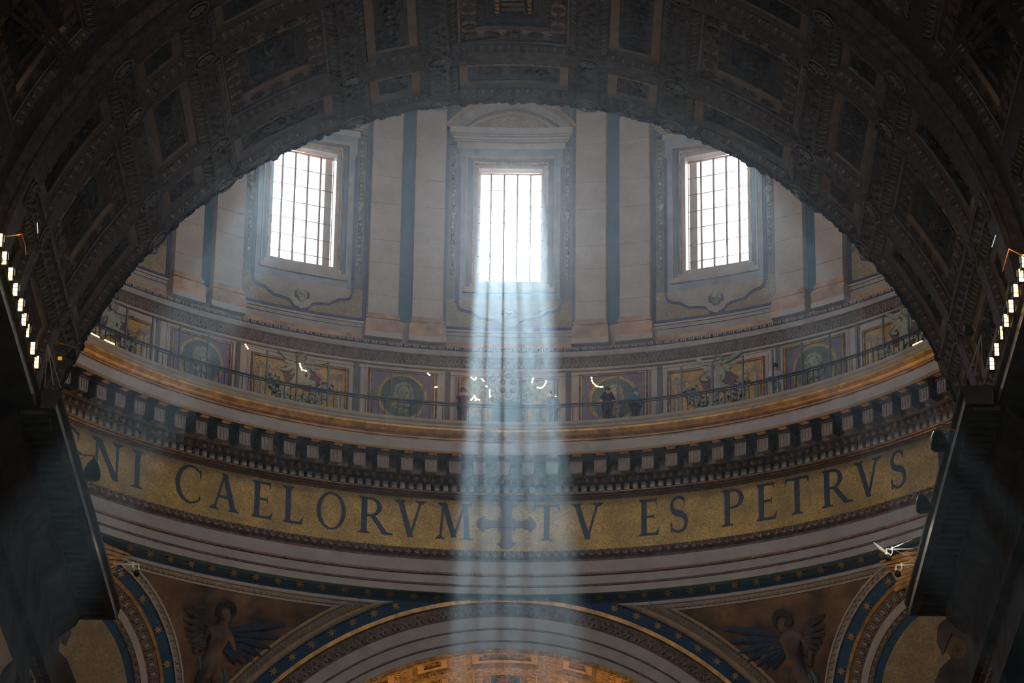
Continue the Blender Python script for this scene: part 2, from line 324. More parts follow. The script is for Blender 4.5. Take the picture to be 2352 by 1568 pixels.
def egg_row(b, P, n, w, h):
    """row of raised U shapes with an egg inside; P(u in 0..1, v 0..1, depth)"""
    for i in range(n):
        c = (i + .5) / n; hw = .40 / n
        pts = [(c - hw, .95), (c - hw, .45), (c - hw * .6, .12), (c, 0), (c + hw * .6, .12), (c + hw, .45), (c + hw, .95)]
        pr = []
        for (u, v) in pts: pr.append(P(u, v, .02))
        b.tube(pr, w, 4, False)
        b.add([P(c - hw * .5, .9, .02), P(c - hw * .45, .4, .03), P(c, .2, .035), P(c + hw * .45, .4, .03), P(c + hw * .5, .9, .02), P(c, .6, .07)],
              [(0, 1, 5), (1, 2, 5), (2, 3, 5), (3, 4, 5), (4, 0, 5)])
_cc = {}
def coffer(T0r, k, row, parent, T, ctr=PC, pit=PIT, mats=(TAN, UMBER, BROWN, LINEW), ds=1.0):
    """one coffer; meshes are modelled at angle 0 and shared"""
    wide = k % 2 == 0; ya, yb, kind = row; yc = (ya + yb) / 2; hy = (yb - ya) / 2; hp = openings(k) * ds
    key = (T0r, wide, kind, round(hy, 3), mats[0].name)
    if key not in _cc:
        r0 = T0r; r1 = r0 + .16; Tm = VT(0, 0)
        L = {}
        # sloping egg-and-dart ring
        b = MB(); m = .14; mp = degrees(.14 / r0) + .55
        q = [((-hp, -hy), (-hp + mp, -hy + m)), ((hp, -hy), (hp - mp, -hy + m)), ((hp, hy), (hp - mp, hy - m)), ((-hp, hy), (-hp + mp, hy - m))]
        for i in range(4):
            (o1, i1), (o2, i2) = q[i], q[(i + 1) % 4]
            n = 6
            b.grid(n, 1, lambda u, v: Tm((o1[0] + (o2[0] - o1[0]) * u) * (1 - v) + (i1[0] + (i2[0] - i1[0]) * u) * v, r0 + (r1 - r0) * v, (o1[1] + (o2[1] - o1[1]) * u) * (1 - v) + (i1[1] + (i2[1] - i1[1]) * u) * v))
        L['slope'] = b.mesh('coffer_slope', mats[2])
        b = MB(); ip, iy = hp - mp, hy - m
        ne = max(4, int(2 * ip * pi / 180 * r0 / .235)); ns = max(3, int(2 * iy / .235))
        for sg in (-1, 1):
            egg_row(b, lambda u, v, d: Tm(-ip + 2 * ip * u, r1 - (r1 - r0) * (1 - v * .9) - d, sg * (iy + m * (1 - v * .9))), ne, .012, .1)
            egg_row(b, lambda u, v, d: Tm(sg * (ip + mp * (1 - v * .9)) , r1 - (r1 - r0) * (1 - v * .9) - d, -iy + 2 * iy * u), ns, .012, .1)
        L['eggs'] = b.mesh('egg_and_dart', mats[3])
        def ring(rr, a1, b1, a2, b2, back):     # flat rectangular ring between two rectangles (deg, m)
            bb = MB()
            c1 = [(-a1, -b1), (a1, -b1), (a1, b1), (-a1, b1)]; c2 = [(-a2, -b2), (a2, -b2), (a2, b2), (-a2, b2)]
            for i in range(4):
                j = (i + 1) % 4
                bb.grid(6, 1, lambda u, v: Tm((c1[i][0] + (c1[j][0] - c1[i][0]) * u) * (1 - v) + (c2[i][0] + (c2[j][0] - c2[i][0]) * u) * v, rr, (c1[i][1] + (c1[j][1] - c1[i][1]) * u) * (1 - v) + (c2[i][1] + (c2[j][1] - c2[i][1]) * u) * v))
                bb.grid(6, 1, lambda u, v: Tm(c2[i][0] + (c2[j][0] - c2[i][0]) * u, rr + back * v, c2[i][1] + (c2[j][1] - c2[i][1]) * u))
            return bb
        fw = .27; fp = degrees(.23 / r0)
        if wide and kind == 'tall':
            b = ring(r1, ip, iy, ip - .22, iy - .05, .03); L['fillet'] = b.mesh('fillet', mats[3])
            b = ring(r1 + .03, ip - .22, iy - .05, ip - .55, iy - .17, .03); L['dentil_strip'] = b.mesh('dentil_strip', mats[2])
            a1, b1 = ip - .55, iy - .17; a2, b2 = ip - 2.2, iy - .64
            L['frame'] = ring(r1 + .05, a1, b1, a2, b2, .12).mesh('star_band', mats[0])
            am, bm = (a1 + a2) / 2, (b1 + b2) / 2; mdeg = 180 / pi / r1; pos = [(-am, -bm, 0), (am, -bm, 0), (am, bm, 0), (-am, bm, 0)]
            for i in range(1, 4):
                for sg in (-1, 1): pos.append((-am + 2 * am * i / 4, sg * bm, i % 2))
            for i in range(1, 6):
                for sg in (-1, 1): pos.append((sg * am, -bm + 2 * bm * i / 6, i % 2))
            L['_inlay'] = []
            for (p, y, kd) in pos:
                if kd == 0: poly = [((.26 if j % 2 == 0 else .11) * cos(pi * j / 8), (.26 if j % 2 == 0 else .11) * sin(pi * j / 8)) for j in range(16)]
                else: poly = [((.21 if abs(p) < am - .1 else .17) * cos(pi * j / 6), .145 * sin(pi * j / 6)) for j in range(12)]
                bs = MB(); bs.plate(poly, lambda u, v, d: Tm(p + u * mdeg, r1 + .05 - d, y + v), .03)
                L['_inlay'].append(('dark_star' if kd == 0 else 'dark_oval', bs.mesh('inlay', mats[2])))
            b = ring(r1 + .17, a2, b2, a2 - 1.5, b2 - .45, .02); L['step'] = b.mesh('step', mats[1])
            a3, b3 = a2 - 1.5, b2 - .45
            L['line'] = ring(r1 + .13, a3 + .2, b3 + .05, a3, b3, .1).mesh('inner_moulding', mats[2])
            b = MB(); b.grid(6, 2, lambda u, v: Tm(-a3 + 2 * a3 * u, r1 + .24, -b3 + 2 * b3 * v)); L['panel'] = b.mesh('panel', NAVY)
            b = MB()   # carved rosette foliage
            for j in range(10):
                a = 2 * pi * j / 10
                b.tube([Tm(0, r1 + .14, 0), Tm(cos(a) * 1.2, r1 + .10, sin(a) * .4), Tm(cos(a) * 2.3, r1 + .18, sin(a) * .72)], [.05, .11, .02], 4)
            b.ball(Tm(0, r1 + .13, 0), .16)
            L['relief'] = b.mesh('rosette', mats[1])
        else:
            L['frame'] = ring(r1, ip, iy, ip - fp, iy - fw, .1).mesh('frame', mats[0])
            a3, b3 = ip - fp, iy - fw
            b = MB(); b.grid(6, 2, lambda u, v: Tm(-a3 + 2 * a3 * u, r1 + .1, -b3 + 2 * b3 * v)); L['panel'] = b.mesh('panel', mats[1])
            L['line'] = ring(r1 + .07, a3 - .12, b3 - .03, a3 - .32, b3 - .08, .03).mesh('inner_moulding', mats[2])
            b = MB(); rnd = random.Random(hash(kind) % 99 if False else len(kind))
            nj = 5 if kind == 'low' else 9
            for j in range(nj):      # scrolling stucco relief
                t_ = (j + .5) / nj
                if wide: cx_, cy_ = -a3 * .85 + 1.7 * a3 * t_, 0
                else: cx_, cy_ = 0, (-b3 * .8 + 1.6 * b3 * t_)
                if kind == 'tall' and not wide: rad = .26
                else: rad = min(.2, b3 * .6)
                pts = [Tm(cx_ + degrees(rad * (1 - s / 9) * cos(s * .9 + j * 2) / r1), r1 + .07, cy_ + rad * (1 - s / 9) * sin(s * .9 + j * 2)) for s in range(8)]
                b.tube(pts, [.045 * (1 - s / 12) for s in range(8)], 4)
            L['relief'] = b.mesh('scroll_relief', mats[2])
        _cc[key] = L
    L = _cc[key]
    x0, _, z0 = T(0, 0, 0)
    root = link('coffer', L['frame'], parent, loc=(x0, yc, z0), rot=(0, R(ctr + pit * k), 0))
    for nm, key2 in (('panel', 'panel'), ('coffer_slope', 'slope'), ('egg_and_dart', 'eggs'), ('inner_moulding', 'line'), ('relief', 'relief'), ('fillet', 'fillet'), ('dentil_strip', 'dentil_strip'), ('step', 'step')):
        if key2 in L:
            o = link(nm, L[key2], root)
            if nm == 'egg_and_dart': o['kind'] = 'stuff'
    for nm, me in L.get('_inlay', []): link(nm, me, root)
    return root
cof = {}
for k in KS:
    for ri, row in enumerate(ROWS):
        cof[(k, ri)] = coffer(VR, k, row, vault, NV)
# papal arms in the crown coffer
c0 = cof[(0, 1)]
b = MB()
for i in range(4): b.box(-.30, .30, -1.05 + i * .27, -.92 + i * .27, 12.30, 12.42)
b.build('striped_emblem', LINEW, c0, label='pale striped emblem')
b = MB()
for sx in (-1, 1):
    for j in range(4): b.ball((sx * .42, -.72 + j * .2, 12.34), (.1, .13, .1))
b.build('gilt_scroll', BRASS, c0, label='gilt scroll side')
# rosette rings where the ribs cross, rib strips
b = MB(); 
for j in range(20):
    a = 2 * pi * j / 20; a2 = 2 * pi * (j + 1) / 20
    b.tube([(.34 * cos(a), .30 * sin(a), -VR + .03), (.34 * cos(a2), .30 * sin(a2), -VR + .03)], .022, 4, False)
for j in range(8):
    a = 2 * pi * j / 8; b.tube([(0, 0, -VR + .06), (.13 * cos(a), .12 * sin(a), -VR + .02), (.24 * cos(a), .21 * sin(a), -VR + .05)], [.03, .06, .02], 4)
ring_me = MB(); ring_me.v = [(x, y, -z) for x, y, z in b.v]; ring_me.f = b.f; ring_me = ring_me.mesh('rib_rosette', LINEW)
for k in range(-6, 7):
    pc = PC + PIT * k; pn = PC + PIT * (k + 1)
    pm = ((pc + openings(k)) + (pn - openings(k + 1))) / 2
    for y in (-21.62 + .12, -23.81, -28.38, -30.85):
        link('rib_rosette', ring_me, vault, loc=(XC, y, VZ), rot=(0, R(pm), 0))
b = MB()    # beaded rib edges and leaf scrolls along the ribs
for k in range(-6, 7):
    pc = PC + PIT * k; pn = PC + PIT * (k + 1); e0 = pc + openings(k); e1 = pn - openings(k + 1)
    for e in (e0 + .15, e1 - .15):
        b.sweep([(VR + .01, 0), (VR - .035, .0), (VR - .035, .18), (VR + .01, .18)], [0, 1], lambda t, r, dp: NV(e - .09 + dp, r, -31.3 + 9.9 * t))
    for ra, rb in ((-23.6 + .0, -21.9), (-28.1, -24.1), (-30.6, -28.7)):
        n = int((rb - ra) / .22)
        for i in range(n):
            y = ra + .12 + i * .22; pm = (e0 + e1) / 2 + (.35 if i % 2 else -.35)
            b.ball(NV(pm, VR, y), (.1, .09, .05), 6, 4)
b.build('rib_foliage', BROWN, vault, kind='stuff')
b = MB()    # ragged leaf fringe on the lip of the arch
for i in range(420):
    p = -88 + i * .42; s_ = .05 + .07 * random.random() * (1 + .6 * (i % 5 == 0))
    b.ball(NV(p, VR - .0, -21.42), (s_, .06, s_), 5, 4)
b.build('leaf_fringe', NAVY, vault, kind='stuff')
# moulding step that ends the arch band, then the nave vault nearer to us
b = MB()
b.sweep([(VR, -31.3), (VR - .06, -31.4), (VR - .06, -31.6), (VR + .05, -31.7), (VR + .05, -31.85), (VR + .3, -32.0), (VR + .3, -32.2)], [-100 + i * 2 for i in range(101)], NV)
b.build('end_moulding', BROWN, vault)
ROWS2 = [(-37.6, -33.0, 'tall'), (-40.6, -38.6, 'low'), (-46, -41.6, 'tall')]
mb = vault_shell(NV, VR + .3, KS, ROWS2, -132, -32.2)
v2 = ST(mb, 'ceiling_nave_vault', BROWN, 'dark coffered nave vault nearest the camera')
for k in KS:
    for row in ROWS2[:2]: coffer(VR + .3, k, row, v2, NV)
b = MB()     # diagonal lunette frames cut into the vault on both sides
for sg in (-1, 1):
    for off, wd_ in ((0, .22), (.55, .08), (.8, .12)):
        pts = [(sg * (54 + off * 3) , -31.9 - off), (sg * (56 + off * 2), -34), (sg * (60 + off * 2), -37.6 + off), (sg * 70, -43 + off)]
        for (p0, y0), (p1, y1) in zip(pts, pts[1:]):
            b.grid(1, 4, lambda u, v: NV(p0 + (p1 - p0) * v + sg * degrees(wd_ / VR) * u, VR + .22, y0 + (y1 - y0) * v))
b.build('lunette_moulding', UMBER, v2)

# ------------------------------------------------------------------ nave side ledges (entablatures)
def ledge(name, sx, xe, zt, x1, lab):
    """xe: tip of the cornice beside the arch band, x1: tip further towards us, zt: top"""
    def prof(x): return [(x - .9 * -sx * -1 if False else x + sx * 2.6, zt + .05), (x + sx * .02, zt), (x, zt - .02), (x + sx * .01, zt - .10), (x + sx * .09, zt - .16), (x + sx * .10, zt - .20)]
    def cor(x): return [(x + sx * .10, zt - .20), (x + sx * .10, zt - .44)]
    def sof(x): return [(x + sx * .10, zt - .44), (x + sx * .14, zt - .41), (x + sx * 1.0, zt - .36), (x + sx * 1.1, zt - .6), (x + sx * 1.5, zt - .9), (x + sx * 1.55, zt - 2.4), (x + sx * 1.75, zt - 2.45), (x + sx * 1.8, zt - 3.6)]
    T = lambda y, x, z: (x, y, z)
    a = MB(); a.sweep(prof(xe), [-35.0, -21.5], T); a.sweep(prof(x1), [-90, -35.0], T)
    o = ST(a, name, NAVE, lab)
    b_ = MB(); b_.sweep(cor(xe), [-35.0, -28, -21.5], T); b_.sweep(cor(x1), [-90, -50, -35.0], T)
    b_.build('corona_face', LEDGE, o, label='pale marble edge band')
    b_ = MB(); b_.sweep(sof(xe), [-35.0, -28, -21.6], T); b_.sweep(sof(x1), [-90, -60, -35.0], T)
    b_.add([T(-21.5, *q) for q in [(xe, zt), (xe + sx * .1, zt - .4), (xe + sx * 2.6, zt - .4), (xe + sx * 2.6, zt)]], [(0, 1, 2, 3)])
    b_.add([(xe, -35, zt), (x1, -35, zt), (x1, -35, zt - .44), (xe + sx * .1, -35, zt - .44)], [(0, 1, 2, 3)])
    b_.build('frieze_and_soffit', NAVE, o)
    b_ = MB()
    for i in range(34): b_.box(min(xe + sx * .3, xe + sx * .9), max(xe + sx * .3, xe + sx * .9), -34.8 + i * .39, -34.62 + i * .39, zt - .50, zt - .36)
    b_.build('modillion_row', NAVE, o)
    # pilaster with a leafy capital under the ledge at the corner of the pier
    b_ = MB(); xp = xe + sx * 2.1
    b_.box(min(xp, xp + sx * 1.6), max(xp, xp + sx * 1.6), -24.6, -22.2, -1.6, zt - 3.4)
    for q in range(6): b_.box(min(xp - sx * .04, xp + sx * .06), max(xp - sx * .04, xp + sx * .06), -24.4 + q * .36, -24.22 + q * .36, -1.6, zt - 3.6)
    b_.build('pilaster_shaft', NAVE, o)
    b_ = MB()
    for row_ in range(3):
        for q in range(7):
            y = -24.6 + q * .4 + .2 * (row_ % 2); z = zt - 3.4 + row_ * .45
            b_.tube([(xp - sx * .05, y, z), (xp - sx * .15, y, z + .3), (xp - sx * .35, y, z + .48), (xp - sx * .42, y, z + .40)], [.10, .13, .08, .02], 5)
    b_.build('leaf_capital', GILT, o)
    return o
LL = ledge('trim_1', -1, -9.36, 33.40, -9.80, 'dark cornice ledge of the left nave wall with a pale marble edge')
RL = ledge('trim_2', 1, 10.60, 33.72, 11.33, 'dark cornice ledge of the right nave wall with a pale marble edge')

# ------------------------------------------------------------------ main ring entablature
def ringobj(name, prof, m, parent=None, full=True, **kw):
    b = MB(); b.sweep(prof, TR if full else ARC, CYL)
    o = b.build(name, m, parent, False, **kw)
    return o
trim = ringobj('trim_3', [(19.15, 56.0), (18.85, 55.98), (18.45, 55.92), (18.42, 55.80), (18.50, 55.74), (18.50, 55.66), (18.56, 55.62)], STONE2)
trim['kind'] = 'structure'; trim['label'] = 'great ring cornice carrying the gallery under the drum'
ringobj('gallery_floor', [(19.15, 56.0), (20.95, 56.0)], STONE2, trim)
ringobj('gilt_cyma', [(18.56, 55.62), (18.57, 55.55), (18.66, 55.42), (18.80, 55.36), (18.84, 55.33)], GILT, trim, label='curved gilded moulding')
ringobj('fine_mouldings', [(18.84, 55.33), (18.80, 55.29), (18.80, 55.25), (18.86, 55.24), (18.82, 55.20), (18.82, 55.16), (18.88, 55.15)], ORANGE, trim)
ringobj('corona', [(18.88, 55.15), (18.80, 55.15), (18.80, 54.79), (18.95, 54.76)], FASC, trim, label='plain pale fascia')
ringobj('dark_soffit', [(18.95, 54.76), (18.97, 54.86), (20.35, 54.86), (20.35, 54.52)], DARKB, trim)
ringobj('wall_band', [(20.35, 54.52), (20.42, 54.45), (20.6, 54.42), (20.62, 54.24), (20.98, 54.22), (20.98, 54.02), (20.88, 53.98), (20.90, 53.92), (21.02, 53.88), (21.05, 53.84)], BROWN, trim)
ringobj('gold_edge', [(20.86, 53.99), (20.86, 53.95), (20.96, 53.90), (21.0, 53.87)], GILT, trim)
b = MB(); # modillions: block with fluted front, scroll below
def mod_mesh(w, y0, z0, z1, m, fl=3):
    b = MB(); b.box(-w, w, y0, y0 + .05, z0, z1); b.box(-w * 1.12, w * 1.12, y0 - .03, y0 + .05, z1 - .05, z1)
    for i in range(fl + 1):
        x = -w + 2 * w * i / fl; b.box(x - .024, x + .024, y0 - .04, y0, z0 + .03, z1 - .05)
    b.box(-w, w, y0 - .04, y0, z0, z0 + .04)
    return b.mesh('modillion', m)
MODW = mat('pale_stucco_block', (.27, .21, .18), .7, var=.1, scale=4)
MODG = mat('gilt_soffit_leaf', (.45, .27, .14), .6, var=.2, scale=6)
mm1 = mod_mesh(.205, 19.28, 54.12, 54.60, MODW); mm2 = mod_mesh(.19, 20.0, 54.30, 54.66, mat('brown_grey_block', (.22, .17, .14), .7, var=.15, scale=5))
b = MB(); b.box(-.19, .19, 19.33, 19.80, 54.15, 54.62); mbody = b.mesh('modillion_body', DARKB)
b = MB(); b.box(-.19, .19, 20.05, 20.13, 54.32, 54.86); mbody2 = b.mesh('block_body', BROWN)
b = MB(); b.box(-.17, .17, 18.98, 19.22, 54.74, 54.88); 
for i in range(5): b.ball((-.14 + i * .07, 18.98, 54.79), (.03, .03, .05), 6, 4)
mm3 = b.mesh('soffit_leaf', MODG)
b = MB(); b.box(-.27, .27, 19.2, 19.9, 54.60, 54.88); mm4 = b.mesh('modillion_bed', DARKB)
for i in range(-20, 21):
    t = -.33 + i * 2.727
    if abs(t) > 56: continue
    o = link('modillion', mm1, trim, rot=(0, 0, -R(t))); link('modillion_bed', mm4, o); link('modillion_body', mbody, o); link('soffit_leaf', mm3, trim, rot=(0, 0, -R(t + .1)))
    o = link('recessed_block', mm2, trim, rot=(0, 0, -R(t + 1.36))); link('block_body', mbody2, o)
DENT = mat('pale_dentil_stone', (.80, .74, .68), .7, var=.06, scale=3)
b = MB(); b.box(-.093, .093, 20.80, 21.0, 53.99, 54.24); dm = b.mesh('dentil', DENT)
EGGM = mat('brown_egg', (.55, .36, .24), .55, var=.15, scale=5)
b = MB(); b.ball((0, 20.55, 54.345), (.095, .09, .105), 8, 6); em = b.mesh('egg', EGGM)
b = MB(); pts = [(-.135, 20.50, 54.46), (-.14, 20.50, 54.33), (-.09, 20.52, 54.24), (0, 20.53, 54.21), (.09, 20.52, 54.24), (.14, 20.50, 54.33), (.135, 20.50, 54.46)]
b.tube(pts, .014, 4, False); b.tube([(.165, 20.50, 54.45), (.165, 20.53, 54.22)], .012, 4); eh = b.mesh('egg_husk', LINEW)
for i in range(-62, 63):
    t = -.05 + i * .9091
    link('dentil', dm, trim, rot=(0, 0, -R(t)))
    o = link('egg', em, trim, rot=(0, 0, -R(t + .45))); link('egg_husk', eh, o)
# the gold frieze with the inscription
fr = ringobj('frieze', [(21.05, 53.86), (21.22, 53.80), (21.22, 51.72)], GOLD)
fr['kind'] = 'structure'; fr['label'] = 'gold mosaic frieze running round the base of the dome'; fr.name = 'wall_frieze'
# architrave
ar = ringobj('trim_4', [(20.98, 51.22), (20.96, 51.20), (20.96, 50.74), (21.02, 50.72)], FASC)
ar['kind'] = 'structure'; ar['label'] = 'three stepped bands of pale stone below the gold frieze'
ringobj('leaf_bed', [(21.22, 51.72), (21.05, 51.70), (21.0, 51.62), (20.86, 51.50), (20.86, 51.42), (21.0, 51.32), (20.98, 51.22)], BROWN, ar)
ringobj('bead_bed', [(21.02, 50.74), (20.93, 50.73), (20.93, 50.64), (21.02, 50.62)], BROWN, ar)
ringobj('middle_band', [(21.02, 50.64), (21.0, 50.62), (21.0, 50.30), (21.04, 50.28)], FASC, ar)
ringobj('lower_line', [(21.04, 50.29), (20.99, 50.28), (20.99, 50.22), (21.05, 50.20)], BROWN, ar)
ringobj('lower_band', [(21.05, 50.22), (21.02, 50.20), (21.02, 49.95), (21.06, 49.95)], FASC, ar)
ringobj('blue_underside', [(21.06, 49.95), (21.5, 49.98)], BLUEB, ar)
b = MB()
for s_ in (-1, 1): b.tube([(0, 20.84, 51.40), (s_ * .07, 20.82, 51.44), (s_ * .12, 20.84, 51.55), (s_ * .09, 20.92, 51.66)], [.02, .03, .03, .01], 4)
b.tube([(0, 20.83, 51.38), (0, 20.88, 51.66)], [.03, .01], 4); lm = b.mesh('leaf', LINEW)
b = MB(); b.ball((0, 20.84, 51.52), (.12, .08, .10), 7, 5); b.ball((.16, 20.9, 51.6), (.04, .05, .07), 6, 4); lm2 = b.mesh('acanthus_lobe', BROWN)
b = MB()
for q in range(4): b.ball((-.12 + q * .085, 20.92, 50.685), (.034, .03, .036), 6, 4)
bm_ = b.mesh('bead', ORANGE)
for i in range(-62, 63):
    t = i * .9091 + .3
    o = link('acanthus_lobe', lm2, ar, rot=(0, 0, -R(t))); link('leaf', lm, o, rot=(0, 0, -R(.45)))
    link('bead', bm_, ar, rot=(0, 0, -R(t)))

# ------------------------------------------------------------------ letters of the inscription
def arcstrip(cx, cy, ro, ri, a0, a1, n=18, so=(1, 1), dx=0):
    """crescent between an outer and an inner ellipse -> list of quads; ro, ri = (rx, ry)"""
    q = []
    for i in range(n):
        t0 = R(a0 + (a1 - a0) * i / n); t1 = R(a0 + (a1 - a0) * (i + 1) / n)
        q.append([(cx + ro[0] * cos(t0), cy + ro[1] * sin(t0)), (cx + ro[0] * cos(t1), cy + ro[1] * sin(t1)),
                  (cx + dx + ri[0] * cos(t1), cy + ri[1] * sin(t1)), (cx + dx + ri[0] * cos(t0), cy + ri[1] * sin(t0))])
    return q
def stroke(x0, y0, x1, y1, w):      # stroke with horizontal ends of width w
    return [[(x0 - w / 2, y0), (x0 + w / 2, y0), (x1 + w / 2, y1), (x1 - w / 2, y1)]]
def serif(x, y, w, up=1):           # bracketed serif foot
    return [[(x - w, y), (x + w, y), (x + w * .95, y + up * .035), (x - w * .95, y + up * .035)],
            [(x - w * .7, y + up * .03), (x + w * .7, y + up * .03), (x + w * .4, y + up * .09), (x - w * .4, y + up * .09)]]
def vserif(x, y, h, d=1):           # vertical serif at the end of a horizontal arm
    return [[(x, y), (x + d * .045, y), (x + d * .02, y + h), (x - d * .03, y + h * .5)]]
T_ = .15; t_ = .07
def glyph(ch):
    q = []
    if ch == 'I': q += stroke(.0, 0, .0, 1, T_) + serif(0, 0, .19) + serif(0, 1, .19, -1); w = .38; sh = .19
    elif ch == 'N':
        q += stroke(.1, 0, .1, 1, t_) + stroke(.74, 0, .74, 1, t_) + stroke(.12, 1, .72, 0, T_ * 1.15) + serif(.1, 0, .15) + serif(.74, 1, .15, -1) + serif(.06, 1, .12, -1); w = .84; sh = 0
    elif ch == 'V':
        q += stroke(.13, 1, .43, 0, T_) + stroke(.70, 1, .42, 0, t_) + serif(.12, 1, .16, -1) + serif(.71, 1, .15, -1); w = .84; sh = 0
    elif ch == 'A':
        q += stroke(.12, 0, .42, 1, t_) + stroke(.71, 0, .41, 1, T_) + [[(.22, .33), (.62, .33), (.60, .40), (.24, .40)]] + serif(.11, 0, .14) + serif(.72, 0, .16); w = .86; sh = 0
    elif ch == 'M':
        q += stroke(.12, 0, .2, 1, t_) + stroke(.22, 1, .50, .05, T_) + stroke(.78, 1, .50, .05, t_) + stroke(.86, 0, .80, 1, T_) + serif(.11, 0, .13) + serif(.86, 0, .17) + serif(.16, 1, .12, -1) + serif(.84, 1, .13, -1); w = 1.0; sh = 0
    elif ch == 'T':
        q += stroke(.35, 0, .35, 1, T_) + [[(.02, .94), (.68, .94), (.70, 1), (0, 1)]] + serif(.35, 0, .17) + [[(0, 1), (.07, .94), (.0, .80)], [(.70, 1), (.63, .94), (.70, .80)]]; w = .7; sh = 0
    elif ch == 'E':
        q += stroke(.14, 0, .14, 1, T_) + [[(.1, .94), (.50, .94), (.52, 1), (.1, 1)], [(.1, 0), (.54, 0), (.52, .065), (.1, .065)], [(.15, .49), (.44, .49), (.44, .55), (.15, .55)],
              [(.50, 1), (.46, .94), (.51, .82)], [(.55, 0), (.47, .06), (.58, .2)], [(.44, .42), (.44, .62), (.40, .52)]] + serif(.09, 0, .09) + serif(.09, 1, .09, -1); w = .56; sh = 0
    elif ch == 'L':
        q += stroke(.14, 0, .14, 1, T_) + [[(.1, 0), (.54, 0), (.52, .065), (.1, .065)], [(.55, 0), (.46, .06), (.60, .22)]] + serif(.1, 0, .1) + serif(.14, 1, .17, -1); w = .58; sh = 0
    elif ch == 'O': q += arcstrip(.5, .5, (.48, .52), (.34, .47), 0, 360, 32); w = 1.0; sh = 0
    elif ch in 'CG':
        q += arcstrip(.5, .5, (.48, .52), (.36, .465), 52, 308, 26, dx=.03)
        if ch == 'C': q += [[(.77, .93), (.83, .93), (.83, .70), (.80, .74)], [(.78, .10), (.84, .12), (.82, .26), (.80, .22)]]; w = .86
        else: q += [[(.72, .06), (.86, .06), (.86, .42), (.72, .42)]] + serif(.79, .44, .15, -1) + [[(.77, .93), (.83, .93), (.83, .70), (.80, .74)]]; w = .95
        sh = 0
    elif ch in 'PR':
        q += stroke(.14, 0, .14, 1, T_) + serif(.14, 0, .17) + serif(.1, 1, .1, -1)
        q += arcstrip(.30, .735, (.30, .265), (.17, .205), -95, 95, 16) + [[(.14, .94), (.32, .94), (.32, 1), (.14, 1)], [(.14, .47), (.32, .47), (.32, .53), (.14, .53)]]
        w = .60
        if ch == 'R': q += stroke(.36, .5, .72, 0, T_) + [[(.66, 0), (.90, .0), (.90, .04), (.70, .09)]]; w = .84
        sh = 0
    elif ch == 'S':
        pts = []
        for i in range(29):
            s = i / 28
            if s < .5: a = R(40 + 215 * (s / .5)); pts.append((.27 + .22 * cos(a), .755 + .225 * sin(a), a))
            else: a = R(75 - 215 * ((s - .5) / .5)); pts.append((.27 + .25 * cos(a), .27 + .25 * sin(a), a))
        def wd(s): return .035 + .055 * max(0, 1 - abs(s - .5) / .32) 
        L_, R_ = [], []
        for i, (x, y, a) in enumerate(pts):
            x0, y0 = pts[max(0, i - 1)][:2]; x1, y1 = pts[min(28, i + 1)][:2]; l = math.hypot(x1 - x0, y1 - y0) or 1
            nx, ny = -(y1 - y0) / l, (x1 - x0) / l; h = wd(i / 28); L_.append((x + nx * h, y + ny * h)); R_.append((x - nx * h, y - ny * h))
        for i in range(28): q.append([L_[i], L_[i + 1], R_[i + 1], R_[i]])
        q += [[(.42, .97), (.47, .97), (.48, .74), (.44, .80)], [(.02, 0), (.07, .03), (.06, .26), (.0, .28)]]; w = .54; sh = 0
    return q, w
insc = thing('inscription', 'dark blue roman capitals with a red cross inlaid in the gold frieze', 'inscription', (0, 21.2, 51.8))
FR = 21.22
def put_glyph(quads, w, ta, tb, z0, h, name, m, lab=None):
    b = MB((0, 21.2, 51.8))
    # orient each quad the same way and follow the wall's curve
    P = lambda u, v, d: CYL(ta + (tb - ta) * u / w, FR - d, z0 + h * v)
    for q in quads:
        ar_ = sum(q[i][0] * q[(i + 1) % len(q)][1] - q[(i + 1) % len(q)][0] * q[i][1] for i in range(len(q)))
        if ar_ < 0: q = q[::-1]
        b.plate(q, P, .022)
    kw = {'label': lab} if lab else {}
    return b.build(name, m, insc, **kw)
TXT = [('G', -50.6, -46.8), ('N', -45.3, -41.96), ('I', -40.6, -39.2), ('C', -35.47, -32.38), ('A', -31.34, -28.18), ('E', -26.74, -24.55), ('L', -23.32, -21.19), ('O', -19.82, -16.59), ('R', -15.28, -11.94), ('V', -11.48, -8.33), ('M', -7.24, -3.51),
       ('T', 2.83, 5.49), ('V', 6.79, 9.95), ('E', 13.76, 15.79), ('S', 17.04, 18.78), ('P', 22.59, 24.93), ('E', 26.31, 28.48), ('T', 29.51, 32.18), ('R', 33.71, 37.02), ('V', 37.59, 40.62), ('S', 41.9, 43.63), ('E', 47.69, 49.9)]
for ch, a, b_ in TXT:
    q, w_ = glyph(ch); 
    if ch in 'I': q = [[(x + .19, y) for x, y in k] for k in q]
    put_glyph(q, w_, a, b_, 52.19, 1.47, 'letter_' + ch.lower(), LETTER)
# cross with pointed trefoil ends
q = [[(-.09, -.5), (.09, -.5), (.09, .5), (-.09, .5)], [(-.5, -.075), (.5, -.075), (.5, .075), (-.5, .075)], [(-.15, -.13), (.15, -.13), (.15, .13), (-.15, .13)]]
for (dx, dy) in ((0, 1), (0, -1), (1, 0), (-1, 0)):
    def rot(x, y): return (x * dy * dy + y * dx, y * dy + x * dx) if dy else (y * dx, x)
    for poly in ([(-.18, .40), (0, .33), (.18, .40), (.10, .47), (0, .52), (-.10, .47)], [(-.10, .30), (.10, .30), (.12, .45), (-.12, .45)]):
        q.append([rot(x, y) for x, y in poly])
q = [[(x + .5, y + .5) for x, y in k] for k in q]
put_glyph(q, 1.0, -2.95, 3.02, 51.87, 1.97, 'cross', REDT, 'dark red cross')

